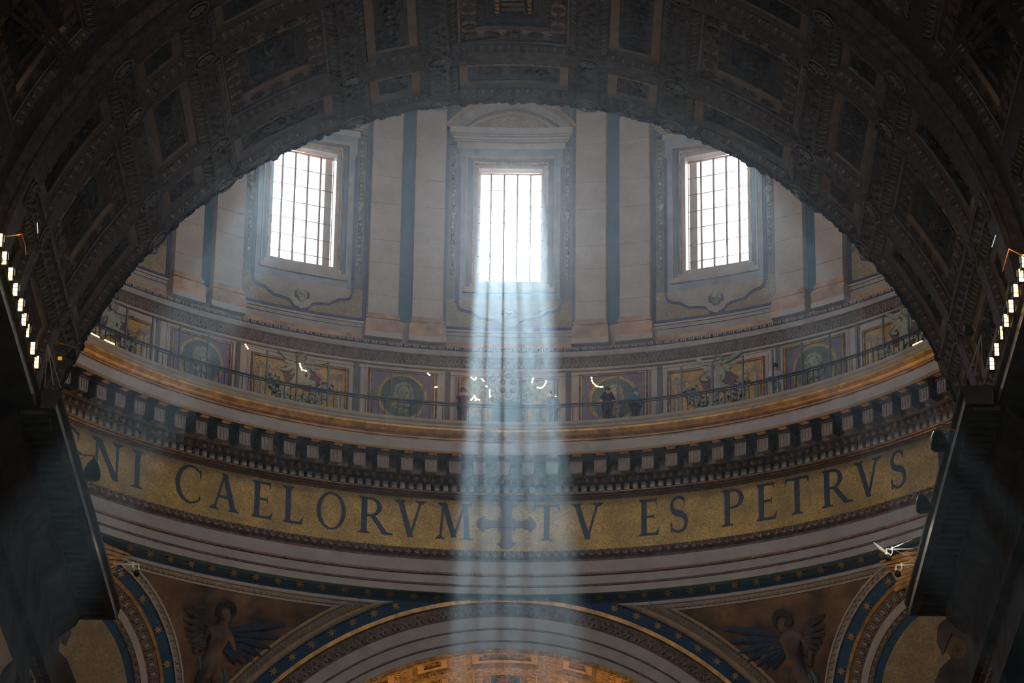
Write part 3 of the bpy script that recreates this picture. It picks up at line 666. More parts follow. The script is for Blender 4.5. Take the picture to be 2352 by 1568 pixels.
# ------------------------------------------------------------------ attic zone and mouldings of the drum wall
tr5 = ringobj('trim_5', [(20.95, 56.0), (20.95, 59.05), (20.82, 59.07), (20.80, 59.14), (20.86, 59.18)], STONE)
tr5['kind'] = 'structure'; tr5['label'] = 'pale attic wall behind the gallery below the leaf band'
ringobj('leaf_band_bed', [(20.86, 59.18), (20.84, 59.22), (20.66, 59.50), (20.62, 59.54)], BROWN, tr5)
ringobj('plain_band', [(20.62, 59.54), (20.58, 59.55), (20.58, 59.76), (20.66, 59.77)], STONE2, tr5)
ringobj('bead_bed', [(20.66, 59.77), (20.62, 59.80), (20.66, 59.93), (20.74, 59.96)], VBLUE, tr5)
ringobj('orange_step', [(20.74, 59.96), (20.70, 59.98), (20.72, 60.04), (21.1, 60.06)], ORANGE, tr5)
b = MB(); P_ = lambda u, v: (u, 20.83 - (v) * .19, 59.21 + v * .32)
pts = [P_(-.15, .02), P_(-.14, .2), P_(-.07, .45), P_(-.09, .62), P_(-.03, .82), P_(0, .88), P_(.03, .82), P_(.09, .62), P_(.07, .45), P_(.14, .2), P_(.15, .02)]
b.tube(pts, .018, 4, False)
for sx in (-.05, 0, .05): b.tube([P_(0, .05), P_(sx, .42)], .012, 4, False)
la = b.mesh('leaf_arch', LINEW)
b = MB()
for q_ in range(3): b.box(-.11 + q_ * .085, -.06 + q_ * .085, 20.56, 20.66, 59.81, 59.93)
be = b.mesh('bead_group', STONE2)
for i in range(-66, 67):
    t = i * .9091
    link('leaf_arch', la, tr5, rot=(0, 0, -R(t))); link('bead_group', be, tr5, rot=(0, 0, -R(t)))

def place(t, r, z): return dict(loc=CYL(t, r, z), rz=-R(t))
WORDS = {0: 'central window', -1: 'left window', 1: 'right window', -2: 'far left bay', 2: 'far right bay'}
# pier strips: pilasters in pairs with a teal strip between them
def pilaster_proto():
    root = thing('pilaster', '', 'pilaster', (0, 20.6, 60.0)); O = (0, 20.6, 60.0); W = 1.66
    hs = [61.12, 61.9, 63.3, 64.3, 65.9, 67.1, 68.8, 70.2, 72.0, 74.2, 76.4]
    b = MB(O)
    for a, b2 in zip(hs, hs[1:]):
        bb = MB(O); bb.cbox(-W, W, 20.62, 21.1, a + .006, b2 - .006, 3)
        bb.build('stone_block', STONE, root)
    b = MB(O)
    for (z0, z1, pr) in ((61.0, 61.12, .03), (60.88, 60.99, .09), (60.80, 60.87, .05), (60.66, 60.79, .14)):
        b.cbox(-W - pr * 2.2, W + pr * 2.2, 20.62 - pr, 21.1, z0, z1, 3)
    b.build('moulded_base', ORANGE, root, label='orange marble base mouldings')
    b = MB(O); b.cbox(-W - .34, W + .34, 20.44, 21.1, 60.26, 60.65, 3); b.build('plinth', ORANGE, root, label='orange marble plinth')
    b = MB(O); b.cbox(-W - .40, W + .40, 20.42, 21.1, 60.03, 60.255, 3); b.build('foot_block', STONE, root)
    return root
pp = pilaster_proto(); first = True
def pil_label(c, side):
    s = {(-33.75, -1): 'outermost pale pilaster at the far left edge of the lit drum', (-33.75, 1): 'pale pilaster between the far left teal strip and the left window',
         (-11.25, -1): 'pale pilaster just right of the left window', (-11.25, 1): 'pale pilaster just left of the central window',
         (11.25, -1): 'pale pilaster just right of the central window', (11.25, 1): 'pale pilaster just left of the right window',
         (33.75, -1): 'pale pilaster between the right window and the far right teal strip', (33.75, 1): 'outermost pale pilaster at the far right edge of the lit drum'}
    return s[(c, side)]
for c in (-33.75, -11.25, 11.25, 33.75):
    for side in (-1, 1):
        o = pp if first else copy_tree(pp); first = False
        t = c + side * 2.42
        o.location = CYL(t, 20.6, 60.0); o.rotation_euler = (0, 0, -R(t)); o['label'] = pil_label(c, side); o['group'] = 'paired pilasters of the drum'
    b = MB(); b.cbox(c - .9, c + .9, 20.98, 21.12, 61.0, 76.4, 2)
    b.build('teal_strip', TEAL, wd, label='blue green recessed strip')
    b = MB(); b.cbox(c - .9, c + .9, 20.98, 21.12, 60.06, 61.0, 2); b.build('strip_foot', STONE2, wd)

# window bays
b = MB((0, 21, 60)); b.box(-.04, .04, 21.50, 21.62, WZ0, WZ1); WM = b.mesh('mullion', BRONZE)
b = MB((0, 21, 0)); b.box(-1.31, 1.31, 21.53, 21.57, -.012, .012); WB = b.mesh('glazing_bar', BRONZE)
b = MB((0, 21, 60)); b.box(-1.34, -1.30, 21.5, 21.6, WZ0, WZ1); b.box(1.30, 1.34, 21.5, 21.6, WZ0, WZ1); b.box(-1.34, 1.34, 21.5, 21.6, WZ1 - .04, WZ1 + .02); WF = b.mesh('glazing_frame', BRONZE)
GLASS = bpy.data.materials.new('old_window_glass'); GLASS.use_nodes = True; nt = GLASS.node_tree; nt.nodes.clear()
_o = nt.nodes.new('ShaderNodeOutputMaterial'); _t = nt.nodes.new('ShaderNodeBsdfTransparent'); _t.inputs[0].default_value = (.97, .98, 1, 1)
_g = nt.nodes.new('ShaderNodeBsdfGlossy'); _g.inputs['Roughness'].default_value = .1; _m = nt.nodes.new('ShaderNodeMixShader'); _m.inputs[0].default_value = .04
nt.links.new(_t.outputs[0], _m.inputs[1]); nt.links.new(_g.outputs[0], _m.inputs[2]); nt.links.new(_m.outputs[0], _o.inputs[0])
b = MB((0, 21, 0)); b.add([(-.24, 21.55, -.35), (.24, 21.55, -.35), (.24, 21.55, .35), (-.24, 21.55, .35)], [(0, 1, 2, 3)]); WP = b.mesh('pane', GLASS)
def bay(k):
    c = 22.5 * k; full = abs(k) <= 1
    O = (0, 21.0, 60.0)
    nm = {-2: 4, -1: 2, 0: 1, 1: 3, 2: 5}[k]
    root = bpy.data.objects.new('window_%d' % nm, None); COL.objects.link(root); root.location = CYL(c, 21.0, 60.0); root.rotation_euler = (0, 0, -R(c))
    root['kind'] = 'structure'
    root['label'] = {0: 'central drum window with bright panes under an arched pediment', -1: 'left drum window, its top cut off by the dark arch', 1: 'right drum window, its top cut off by the dark arch', -2: 'window bay at the far left, only its gold corner visible', 2: 'window bay at the far right, only its gold corner visible'}[k]
    def add(name, m, *boxes, **kw):
        b = MB(O)
        for bx_ in boxes: b.cbox(*bx_)
        return b.build(name, m, root, **kw)
    ZT = 73.5
    add('side_field', SLATEG, (-6.75, -5.42, 20.985, 21.1, 62.2, ZT), (5.42, 6.75, 20.985, 21.1, 62.2, ZT))
    add('gold_field', GOLD2, (-6.75, -5.5, 20.99, 21.1, 60.95, 62.2), (5.5, 6.75, 20.99, 21.1, 60.95, 62.2), (-5.5, 5.5, 20.99, 21.1, 60.9, 62.3), (-5.6, 5.6, 20.99, 21.1, 69.5, ZT))
    add('border', VBLUE, (-7.1, -6.72, 20.95, 21.1, 60.95, ZT), (6.72, 7.1, 20.95, 21.1, 60.95, ZT), (-7.1, 7.1, 20.95, 21.1, 60.78, 60.98), (-5.78, -5.42, 20.95, 21.1, 62.0, 69.0), (5.42, 5.78, 20.95, 21.1, 62.0, 69.0), (-6.72, -5.8, 20.94, 21.1, 68.95, 69.05), (5.8, 6.72, 20.94, 21.1, 68.95, 69.05), label='violet blue border')
    add('outer_frame', FRAMEB, (-5.4, -4.85, 20.93, 21.1, 62.17, 68.05), (4.85, 5.4, 20.93, 21.1, 62.17, 68.05), (-5.65, 5.65, 20.93, 21.1, 68.42, 68.80), (-5.65, -4.85, 20.93, 21.1, 68.0, 68.42), (4.85, 5.65, 20.93, 21.1, 68.0, 68.42), (-5.4, 5.4, 20.93, 21.1, 62.15, 62.50))
    add('moulding', STONE2, (-4.86, -4.72, 20.86, 21.1, 62.5, 68.4), (4.72, 4.86, 20.86, 21.1, 62.5, 68.4), (-4.86, 4.86, 20.84, 21.1, 68.34, 68.46), (-5.0, 5.0, 20.82, 21.1, 62.44, 62.56))
    add('inner_frame', FRAMED, (-4.72, -4.3, 20.98, 21.1, 62.56, 68.34), (4.3, 4.72, 20.98, 21.1, 62.56, 68.34), (-4.3, -4.05, 21.02, 21.1, 62.7, 68.3), (4.05, 4.3, 21.02, 21.1, 62.7, 68.3), (-4.72, 4.72, 20.98, 21.1, 68.24, 68.34))
    add('inner_edge', GILT, (-4.05, -3.95, 20.97, 21.1, 62.8, 68.26), (3.95, 4.05, 20.97, 21.1, 62.8, 68.26), (-4.05, 4.05, 20.97, 21.1, 68.18, 68.25))
    add('sill', STONE2, (-4.75, 4.75, 20.90, 21.1, 62.56, 62.70), (-4.3, 4.3, 21.0, 21.6, 62.70, 62.90), (-4.0, 4.0, 21.05, 21.9, 62.90, 63.04), label='stone sill')
    # pediment: frieze, cornice, segmental arch over a mosaic tympanum
    add('frieze_block', FASC, (-5.9, 5.9, 20.92, 21.1, 68.80, 69.08))
    add('cornice', STONE, (-6.2, 6.2, 20.84, 21.1, 69.10, 69.16), (-6.35, 6.35, 20.80, 21.1, 69.18, 69.28), (-6.75, 6.75, 20.62, 21.1, 69.34, 69.62), (-6.6, 6.6, 20.70, 21.1, 69.29, 69.34), label='pediment cornice')
    b = MB(O)
    H = 1.42; hwm = 2.62; rad = (hwm * hwm + H * H) / (2 * H); a_ = asin(hwm / rad); zc = 69.62 + H - rad
    PA = lambda t, dr, y: (sin(t) * (rad + dr), y - .0 + (sin(t) * (rad + dr)) ** 2 * -.024, zc + cos(t) * (rad + dr))
    tsl = [-a_ * 1.0 + 2 * a_ * i / 24 for i in range(25)]
    b.sweep([(.0, 20.55), (-.10, 20.52), (-.18, 20.62), (-.2, 20.66), (-.2, 21.05), (0, 21.05)], tsl, lambda t, dr, y: PA(t, dr, y), True)
    b.build('arched_cornice', TAN, root, label='arched pediment cornice')
    b = MB(O); b.sweep([(-.20, 20.66), (-.42, 20.74), (-.46, 20.70), (-.52, 20.74), (-.52, 21.0)], [x * .93 for x in tsl], lambda t, dr, y: PA(t, dr, y)); b.build('arch_band', STONE2, root)
    b = MB(O); b.sweep([(-.66, 20.80), (-.70, 20.78), (-.74, 20.84), (-.74, 21.0)], [x * .88 for x in tsl], lambda t, dr, y: PA(t, dr, y)); b.build('arch_line', STONE, root)
    b = MB(O); b.sweep([(-.4, 20.88), (-1.5, 20.88)], [x * .9 for x in tsl], lambda t, dr, y: (PA(t, dr, y)[0], PA(t, dr, y)[1], max(69.6, PA(t, dr, y)[2]))); b.build('tympanum', GOLD2, root)
    # bronze bars and glass, every bar and pane its own piece
    XS = [-1.31 + 2.62 * i / 5 for i in range(6)]; ZS = [WZ0 + (WZ1 - WZ0) * i / 7 for i in range(8)]
    if k == -2 or k == 2: XS = XS[::5]; ZS = ZS[::7]
    link('glazing_frame', WF, root)
    if full:
        for x in XS[1:-1]: link('mullion', WM, root, loc=(x, 0, 0))
        for z in ZS[1:-1]: link('glazing_bar', WB, root, loc=(0, 0, z - 60))
        for x in XS[:-1]:
            for z in ZS[:-1]: link('pane', WP, root, loc=(x + .262, 0, z - 60 + .365))
    # tasselled garlands hanging beside the frame
    b = MB(O)
    for sx in (-1, 1):
        for i in range(30):
            z = 68.6 - i * .19; b.ball(CYL(sx * (6.15 + .06 * (i % 2)), 20.96, z), (.07 + .03 * (i % 3 == 0), .05, .09), 6, 4)
        b.ball(CYL(sx * 6.15, 20.95, 65.9), (.16, .06, .14)); b.tube([CYL(sx * 6.15, 20.95, 65.8), CYL(sx * 6.15, 20.95, 65.2)], [.03, .1], 5)
    b.build('garland', GREY_R, root)
    # scrolled apron with a cherub's head
    b = MB(O)
    poly = [(-1.98, 62.13), (-1.98, 61.95), (-1.93, 61.80), (-1.75, 61.72), (-1.5, 61.68), (-1.3, 61.55), (-1.12, 61.42), (-.9, 61.40), (-.6, 61.36), (-.42, 61.28), (-.3, 61.1), (0, 60.98)]
    poly = poly + [(-x, z) for x, z in poly[::-1][1:]]
    P = lambda u, v, d: CYL(degrees(u / 21), 20.98 - d, v)
    bo = MB(O); cen = (0, 61.75); bo.plate([(u * 1.04, v - .08 * (v < 62.1)) for u, v in poly], P, .02); bo.build('apron_outline', VBLUE, root)
    b.plate(poly, P, .06); b.build('apron', STONE2, root, label='scrolled grey apron')
    b = MB(O)
    for sx in (-1, 1):
        for (u, v, r_) in ((1.78, 61.93, .15), (.62, 61.72, .2)):
            for rr in (r_, r_ * .5):
                b.tube([P(sx * u + rr * cos(a * pi / 6), v + rr * sin(a * pi / 6), .08) for a in range(13)], .022, 4, False)
        b.tube([P(sx * (1.6 - .09 * i), 61.82 - .045 * i + .03 * sin(i), .08) for i in range(9)], .02, 4, False)
        for j in range(3): b.tube([P(sx * .85, 61.75 - j * .09, .08), P(sx * (1.05 + .05 * j), 61.85 - j * .12, .08), P(sx * (1.3), 61.78 - j * .1, .08)], .016, 4, False)
    b.build('scrollwork', STONE, root)
    b = MB(O); b.ball(P(0, 61.52, .08), (.22, .10, .27), 12, 8)
    b.ball(P(0, 61.50, .19), (.035, .04, .07)); b.ball(P(-.13, 61.45, .16), (.07, .03, .07)); b.ball(P(.13, 61.45, .16), (.07, .03, .07))
    b.build('cherub_head', GREY_R, root, True, label='carved cherub head')
    b = MB(O)
    for a in range(11): b.ball(P(.26 * cos(R(-20 + 22 * a)), 61.58 + .26 * sin(R(-20 + 22 * a)), .07), (.08, .07, .08), 6, 4)
    for sx in (-1, 1):
        b.ball(P(sx * .08, 61.55, .18), (.035, .02, .018), 6, 4)
    b.build('cherub_hair', DISC, root)
    # dado under the bay between the pilaster bases
    add('dado_moulding', FASC, (-7.3, 7.3, 20.80, 21.1, 60.70, 60.78), (-7.2, 7.2, 20.86, 21.1, 60.62, 60.69), (-7.1, 7.1, 20.84, 21.1, 60.55, 60.60))
    add('dado_panel', STONE2, (-6.9, 6.9, 20.90, 21.1, 60.27, 60.55)); add('dado_foot', ORANGE, (-6.9, 6.9, 20.88, 21.1, 60.06, 60.265))
    return root
for k in (-2, -1, 0, 1, 2): bay(k)

# ------------------------------------------------------------------ mosaic panels of the attic
def frame_parts(root, O, w, z0, z1, inner, mfield, field_name='mosaic_field'):
    b = MB(O); b.cbox(-w - .75, w + .75, 20.90, 20.95, z0 - .1, z1 + .24); b.cbox(-w - .62, w + .62, 20.87, 20.95, z0 - .1, z1 + .18); b.build('outer_moulding', STONE, root)
    b = MB(O)
    for bx_ in ((-w - .42, -w, 20.84, 20.95, z0, z1 + .12), (w, w + .42, 20.84, 20.95, z0, z1 + .12), (-w - .42, w + .42, 20.84, 20.95, z1, z1 + .12)): b.cbox(*bx_)
    b.build('frame', BROWN, root)
    b = MB(O)
    for bx_ in ((-w - .2, -w - .1, 20.81, 20.95, z0, z1 + .06), (w + .1, w + .2, 20.81, 20.95, z0, z1 + .06), (-w - .2, w + .2, 20.81, 20.95, z1 + .03, z1 + .06)): b.cbox(*bx_)
    b.build('frame_line', GILT, root)
    b = MB(O); b.cbox(-w, w, 20.86, 20.95, z0, z1); b.build(field_name, mfield, root)
FRU = [(u, v) for u, v in []]
def cherub_panel(k, mirror, label):
    c = 22.5 * k; O = (0, 20.9, 56.1)
    root = thing('cherub_mosaic', label, 'mosaic', CYL(c, 20.9, 56.1), -R(c), 'winged cherub mosaics with fruit garlands')
    frame_parts(root, O, 5.05, 56.5, 58.62, None, GOLD)
    s = mirror; Q = lambda u, v, d=.0: (s * u, 20.84 - d - 20.9, v - 56.1)
    # body: pelvis, chest, neck, head, arms, legs
    if k == 1 or k == 2:
        V = [(.05, 57.75), (.0, 58.1), (.0, 58.42), (.05, 58.60), (.12, 58.83), (-.28, 58.40), (-.62, 58.2), (-.30, 58.12), (.28, 58.42), (.30, 58.1), (-.02, 58.02), (-.15, 57.55), (-.22, 57.15), (-.28, 56.8), (.25, 57.78), (.62, 57.62), (.55, 57.25)]
    else:
        V = [(0, 57.78), (.0, 58.1), (.0, 58.42), (.02, 58.58), (.04, 58.80), (-.30, 58.44), (-.55, 58.22), (-.95, 58.30), (.28, 58.42), (.40, 58.12), (.20, 57.9), (-.30, 57.70), (-.52, 57.48), (-.62, 57.0), (.34, 57.86), (.62, 57.92), (.50, 57.5)]
    E_ = [(0, 1), (1, 2), (2, 3), (3, 4), (2, 5), (5, 6), (6, 7), (2, 8), (8, 9), (9, 10), (0, 11), (11, 12), (12, 13), (0, 14), (14, 15), (15, 16)]
    rad = [.20, .19, .19, .09, .13, .11, .085, .06, .11, .085, .06, .15, .12, .06, .15, .13, .06]
    ob = skin('figure', [(s * u, 0, v) for u, v in V], E_, rad, FLESH, root, .35); ob.location = (0, -.10, -56.1)
    b = MB(O, True)   # head, hair
    hx, hz = V[4]; b.ball((s * hx, 20.77, hz), (.15, .09, .18), 12, 8); b.ball((s * hx, 20.69, hz - .04), (.03, .04, .05)); b.build('head', FLESH, root, True)
    b = MB(O, True)
    for i in range(16): 
        a = R(-10 + 200 * i / 15); b.ball((s * (hx + .16 * cos(a)), 20.76, hz + .06 + .16 * sin(a)), (.075, .07, .07), 6, 4)
    b.build('curly_hair', GREY_R, root)
    for e in (-.07, .07): b = MB(O, True); b.ball((s * (hx + e * .8), 20.685, hz + .02), (.028, .012, .016), 6, 4); b.build('eye', DARKFIG, root)
    b = MB(O, True); b.ball((s * hx, 20.685, hz - .10), (.04, .012, .012), 6, 4); b.build('mouth', DARKFIG, root)
    for sx in (-1, 1):     # wings: a pale leading slab over layered darker feathers
        up = .16 if (k >= 1) else (.02 if sx > 0 else .10)
        L = 1.0 if sx == 1 else .8
        W = lambda u, v, d: (s * sx * u, 20.86 - d, v)
        z0 = 58.72 if k < 1 else 58.78
        b = MB(O, True); poly = [(.16, z0 - .10), (.22, z0 + .06), (.5, z0 + .12 + up * .4), (L, z0 + .10 + up * 1.6), (L + .12, z0 + .06 + up * 1.8), (L - .05, z0 - .02 + up * 1.3), (.55, z0 - .09 + up * .5)]
        b.plate(poly if s * sx < 0 else poly[::-1], W, .09); w_o = b.build('wing', FLESH, root)
        b = MB(O, True)
        for j in range(5):
            l = L * (.80 - .12 * j); y0 = z0 - .12 - .07 * j
            b.plate([(.16, y0), (.16, y0 - .11), (l * .6, y0 - .14 + up * .3 - .03 * j), (l, y0 - .10 + up * .8 - .10 * j), (l * .92, y0 - .03 + up * .8 - .08 * j), (l * .5, y0 + .02 + up * .3)], W, .05 - .006 * j)
        b.build('feathers', GREY_R if sx > 0 else FLESH, w_o)
    rnd = random.Random(5 + k)
    b = MB(O, True); b2 = MB(O, True)
    for i in range(300):      # garland swag of fruit
        a = -pi * rnd.random(); q = rnd.uniform(-.26, .26); rr = 1.08 + q
        u, v = rr * cos(a), 57.95 + (.90 + q) * sin(a)
        (b if rnd.random() < .75 else b2).ball((u, 20.82, v), (rnd.uniform(.05, .09), .06, rnd.uniform(.05, .09)), 6, 4)
    for sx in (-1, 1):
        for j in range(4): b.tube([(sx * (1.2 + .03 * j), 20.8, 57.9 + .06 * j), (sx * (1.38 - .05 * j), 20.78, 58.12 + .05 * j)], .02, 4)
    g = b.build('fruit_garland', FLESH, root, kind='stuff'); g = b2.build('garland_leaves', DARKFIG, root, kind='stuff')
    b = MB(O, True)     # ribbon drape behind the figure
    b.plate([(-.75, 58.3), (-.3, 58.6), (.4, 58.5), (.9, 58.1), (.7, 57.6), (.3, 57.5), (-.1, 57.7), (-.45, 57.6)], lambda u, v, d: (s * u, 20.86 - d, v) if s > 0 else (s * u, 20.86 - d, v), .012)
    b.build('drape', REDT, root)
    for sx in (-1, 1):      # candelabra columns with round tops and curling tendrils
        b = MB(O, True)
        for rr in (.15, .10, .045): b.tube([(sx * 1.6 + rr * cos(a * pi / 6), 20.82, 58.28 + rr * sin(a * pi / 6)) for a in range(13)], .018, 4, False)
        b.tube([(sx * 1.6, 20.83, 58.12), (sx * 1.6, 20.82, 57.5), (sx * 1.6, 20.82, 57.1), (sx * 1.6, 20.83, 56.7)], [.05, .09, .12, .03], 6)
        b.tube([(sx * (1.42 - .06 * i - .02 * i * (i > 4)), 20.83, 58.25 + .12 * sin(i * .9)) for i in range(9)], [.03] * 9, 4, False)
        b.build('candelabrum', STONE, root)
cherub_panel(-1, 1, 'mosaic of a seated winged cherub holding a garland, below the left window')
cherub_panel(1, 1, 'mosaic of a striding winged cherub below the right window')
cherub_panel(-2, 1, 'mosaic of a cherub cut off by the arch at the far left of the gallery')
cherub_panel(2, 1, 'mosaic of a cherub cut off by the arch at the far right of the gallery')

def medallion(c, face, label):
    O = (0, 20.9, 56.1); root = thing('medallion_mosaic', label, 'mosaic', CYL(c, 20.9, 56.1), -R(c), 'portrait medallion mosaics')
    frame_parts(root, O, 3.3, 56.5, 58.78, None, VIOLET, 'violet_field')
    zc = 57.78; P = lambda u, v, d: (u, 20.86 - d, v)
    b = MB(O, True); rnd = random.Random(int(c)); b.plate([((.94 + .05 * rnd.random()) * cos(2 * pi * i / 40), zc + (.96 + .05 * rnd.random()) * sin(2 * pi * i / 40)) for i in range(40)], P, .012); b.build('gold_halo', GOLD, root)
    b = MB(O, True); b.tube([(.86 * cos(2 * pi * i / 40), 20.845, zc + .88 * sin(2 * pi * i / 40)) for i in range(41)], .02, 5, False); b.build('rim', FLESH, root)
    b = MB(O, True); b.plate([(.86 * cos(2 * pi * i / 40), zc + .88 * sin(2 * pi * i / 40)) for i in range(40)], P, .02); b.build('disc', DISC, root)
    b = MB(O, True); fx = face
    b.ball((fx * .05, 20.82, zc + .12), (.27, .12, .35), 16, 12); b.tube([(0, 20.82, zc - .1), (0, 20.82, zc - .42)], [.14, .2], 8)
    b.ball((fx * .09, 20.69, zc + .06), (.035, .05, .08)); 
    for e in (-.11, .11): b.ball((fx * .06 + e, 20.72, zc + .17), (.055, .03, .02), 6, 4)
    b.ball((fx * .07, 20.715, zc - .07), (.06, .03, .02), 6, 4); b.ball((fx * .06, 20.72, zc - .15), (.07, .04, .04), 6, 4)
    b.build('carved_face', FLESH, root, True)
    for e in (-.11, .11): b = MB(O, True); b.ball((fx * .06 + e, 20.70, zc + .13), (.035, .015, .013), 6, 4); b.build('eye', DARKFIG, root)
    b = MB(O, True); b.ball((fx * .07, 20.695, zc - .095), (.055, .012, .008), 6, 4); b.build('mouth', DARKFIG, root)
    b = MB(O, True)
    for i in range(34):
        a = R(-35 + 250 * i / 33); q = rnd.uniform(.9, 1.15)
        b.ball((fx * .04 + .31 * q * cos(a), 20.79, zc + .19 + .33 * q * sin(a) - (.08 if sin(a) < 0 else 0)), (rnd.uniform(.06, .09), .06, rnd.uniform(.06, .09)), 6, 4)
    b.build('curls', FLESH, root)
    b = MB(O, True)
    for sx in (-1, 1):
        b.tube([(0, 20.8, zc - .4), (sx * .2, 20.78, zc - .38), (sx * .33, 20.8, zc - .3)], [.06, .09, .04], 6)
        b.tube([(0, 20.8, zc - .4), (sx * .1, 20.79, zc - .6), (sx * .16, 20.8, zc - .78)], [.04, .06, .03], 6)
    b.build('knotted_scarf', FLESH, root)
medallion(-11.25, 1, 'round medallion with a curly-haired carved face, just left of the coat of arms')
medallion(11.25, 1, 'round medallion with a carved face behind two visitors, just right of the coat of arms')
medallion(-33.75, -1, 'round medallion with a long-haired face nearest the left end of the gallery')
medallion(33.75, -1, 'round medallion with a curly-headed face nearest the right end of the gallery')

# coat of arms
O = (0, 20.9, 56.1); ca = thing('coat_of_arms', 'pale mosaic coat of arms with six roundels above the small gallery door', 'coat of arms', (0, 20.9, 56.1))
frame_parts(ca, O, 4.95, 56.5, 58.68, None, GREY_R, 'pale_field')
PP = lambda u, v, d: (u, 20.86 - d, v)
for poly_ in ([(-1.78, 56.6), (-1.45, 56.6), (-1.45, 58.6), (-1.78, 58.6)], [(1.45, 56.6), (1.78, 56.6), (1.78, 58.6), (1.45, 58.6)], [(-.9, 56.6), (-.7, 56.6), (-.7, 57.5), (-.9, 57.5)], [(.7, 56.6), (.9, 56.6), (.9, 57.5), (.7, 57.5)]):
    b = MB(O, True); b.plate(poly_, PP, .01); b.build('gold_strip', GOLD, ca)
b = MB(O, True); b.plate([(.42 * cos(2 * pi * i / 28), 58.5 + .6 * sin(2 * pi * i / 28)) for i in range(28)], PP, .05); b.build('shield', GOLD2, ca)
b = MB(O, True)
for (u, v) in ((-.2, 58.62), (.2, 58.62), (-.2, 58.28), (.2, 58.28), (0, 58.08)): b.ball((u, 20.8, v), (.12, .04, .125), 12, 6)
b.build('red_roundels', REDT, ca, True); b = MB(O, True); b.ball((0, 20.8, 58.86), (.12, .04, .125), 12, 6); b.build('blue_roundel', LETTER, ca, True)
b = MB(O, True); b.tube([(.47 * cos(2 * pi * i / 28), 20.8, 58.5 + .65 * sin(2 * pi * i / 28)) for i in range(29)], .045, 6, False)
for sx in (-1, 1):
    for (u0, v0, r0, dr) in ((.72, 58.92, .17, 1), (.62, 57.98, .15, -1), (.4, 57.9, .1, 1)):
        b.tube([(sx * (u0 + (r0 - .010 * i) * cos(i * .55 * dr + 1)), 20.8, v0 + (r0 - .010 * i) * sin(i * .55 * dr + 1)) for i in range(14)], [.045 - .002 * i for i in range(14)], 5)
    b.tube([(sx * .86, 20.8, 58.85), (sx * .72, 20.8, 58.55), (sx * .55, 20.8, 58.4), (sx * .6, 20.8, 58.15)], .04, 5)
    b.tube([(sx * .75, 20.82, 58.5), (sx * 1.0, 20.82, 58.2), (sx * 1.35, 20.82, 57.9), (sx * 1.6, 20.82, 58.3)], .035, 5)
    for rr in (.2, .13, .06): b.tube([(sx * 1.6 + rr * cos(a * pi / 6), 20.82, 58.38 + rr * sin(a * pi / 6)) for a in range(13)], .02, 4, False)
b.build('scroll_surround', FLESH, ca, label='pale scrolled surround')
door = thing('gallery_door', 'small dark door below the coat of arms', 'door', (0, 20.9, 56.0))
b = MB((0, 20.9, 56)); b.box(-.52, .46, 20.78, 20.9, 56.0, 57.72); b.build('leaf', DOORM, door)
b = MB((0, 20.9, 56)); b.box(-.60, -.52, 20.74, 20.9, 56.0, 57.8); b.box(.46, .54, 20.74, 20.9, 56.0, 57.8); b.box(-.60, .54, 20.74, 20.9, 57.72, 57.8); b.build('surround', DISC, door)
b = MB((0, 20.9, 56)); b.ball((.36, 20.76, 56.95), .04); b.build('handle', BRASS, door)
b = MB((0, 20.9, 56)); b.box(.62, .95, 20.70, 20.74, 57.5, 57.68); sg_ = b.build('notice_board', WHITEC); sg_.location = (0, 20.9, 56)
sg_['label'] = 'small white notice board beside the dark gallery door'; sg_['category'] = 'sign'
# thin pilaster strips between the panels
PGREY0 = mat('dark_grey_strip', (.13, .125, .12), .7, var=.1)
for i, t in enumerate((-38.9, -29.4, -16.2, -6.4, 6.4, 16.2, 29.4, 38.9)):
    b = MB(); b.cbox(t - .28, t + .28, 20.90, 20.96, 56.0, 59.02); b.build('dark_joint_strip', PGREY0, tr5)

# ------------------------------------------------------------------ gallery railing
rl = thing('gallery_railing', 'dark iron railing with tall mesh posts running round the gallery', 'railing', (0, 19.2, 56.0))
RO = (0, 19.2, 56.0); AR = [-62 + i for i in range(125)]
b = MB(RO); b.sweep([(19.23, 56.90), (19.17, 56.90), (19.17, 56.96), (19.23, 56.96)], AR, CYL, True); b.build('handrail', DARKIRON, rl)
b = MB(RO); b.sweep([(19.22, 56.82), (19.18, 56.82), (19.18, 56.85), (19.22, 56.85)], AR, CYL, True); b.build('under_rail', DARKIRON, rl)
b = MB(RO); b.sweep([(19.22, 56.10), (19.18, 56.10), (19.18, 56.14), (19.22, 56.14)], AR, CYL, True); b.build('bottom_rail', DARKIRON, rl)
b = MB(RO); b.sweep([(19.206, 58.10), (19.194, 58.10), (19.194, 58.112), (19.206, 58.112)], AR, CYL, True); b.build('top_wire', DARKIRON, rl)
b = MB(); b.box(-.014, .014, -.014, .014, .02, .86); bal = b.mesh('baluster', DARKIRON)
PGREY = mat('grey_painted_post', (.12, .12, .14), .5, metal=.2, var=.1)
b = MB(); b.box(-.032, .032, -.03, .03, 0, 2.11); post = b.mesh('tall_post', PGREY)
for i in range(-80, 81):
    t = .05 + i * .74
    if i % 5 == 2: link('tall_post', post, rl, loc=(19.22 * sin(R(t)), 19.22 * cos(R(t)) - 19.2, 0), rot=(0, 0, -R(t)))
    else: link('baluster', bal, rl, loc=(19.2 * sin(R(t)), 19.2 * cos(R(t)) - 19.2, 0), rot=(0, 0, -R(t)))

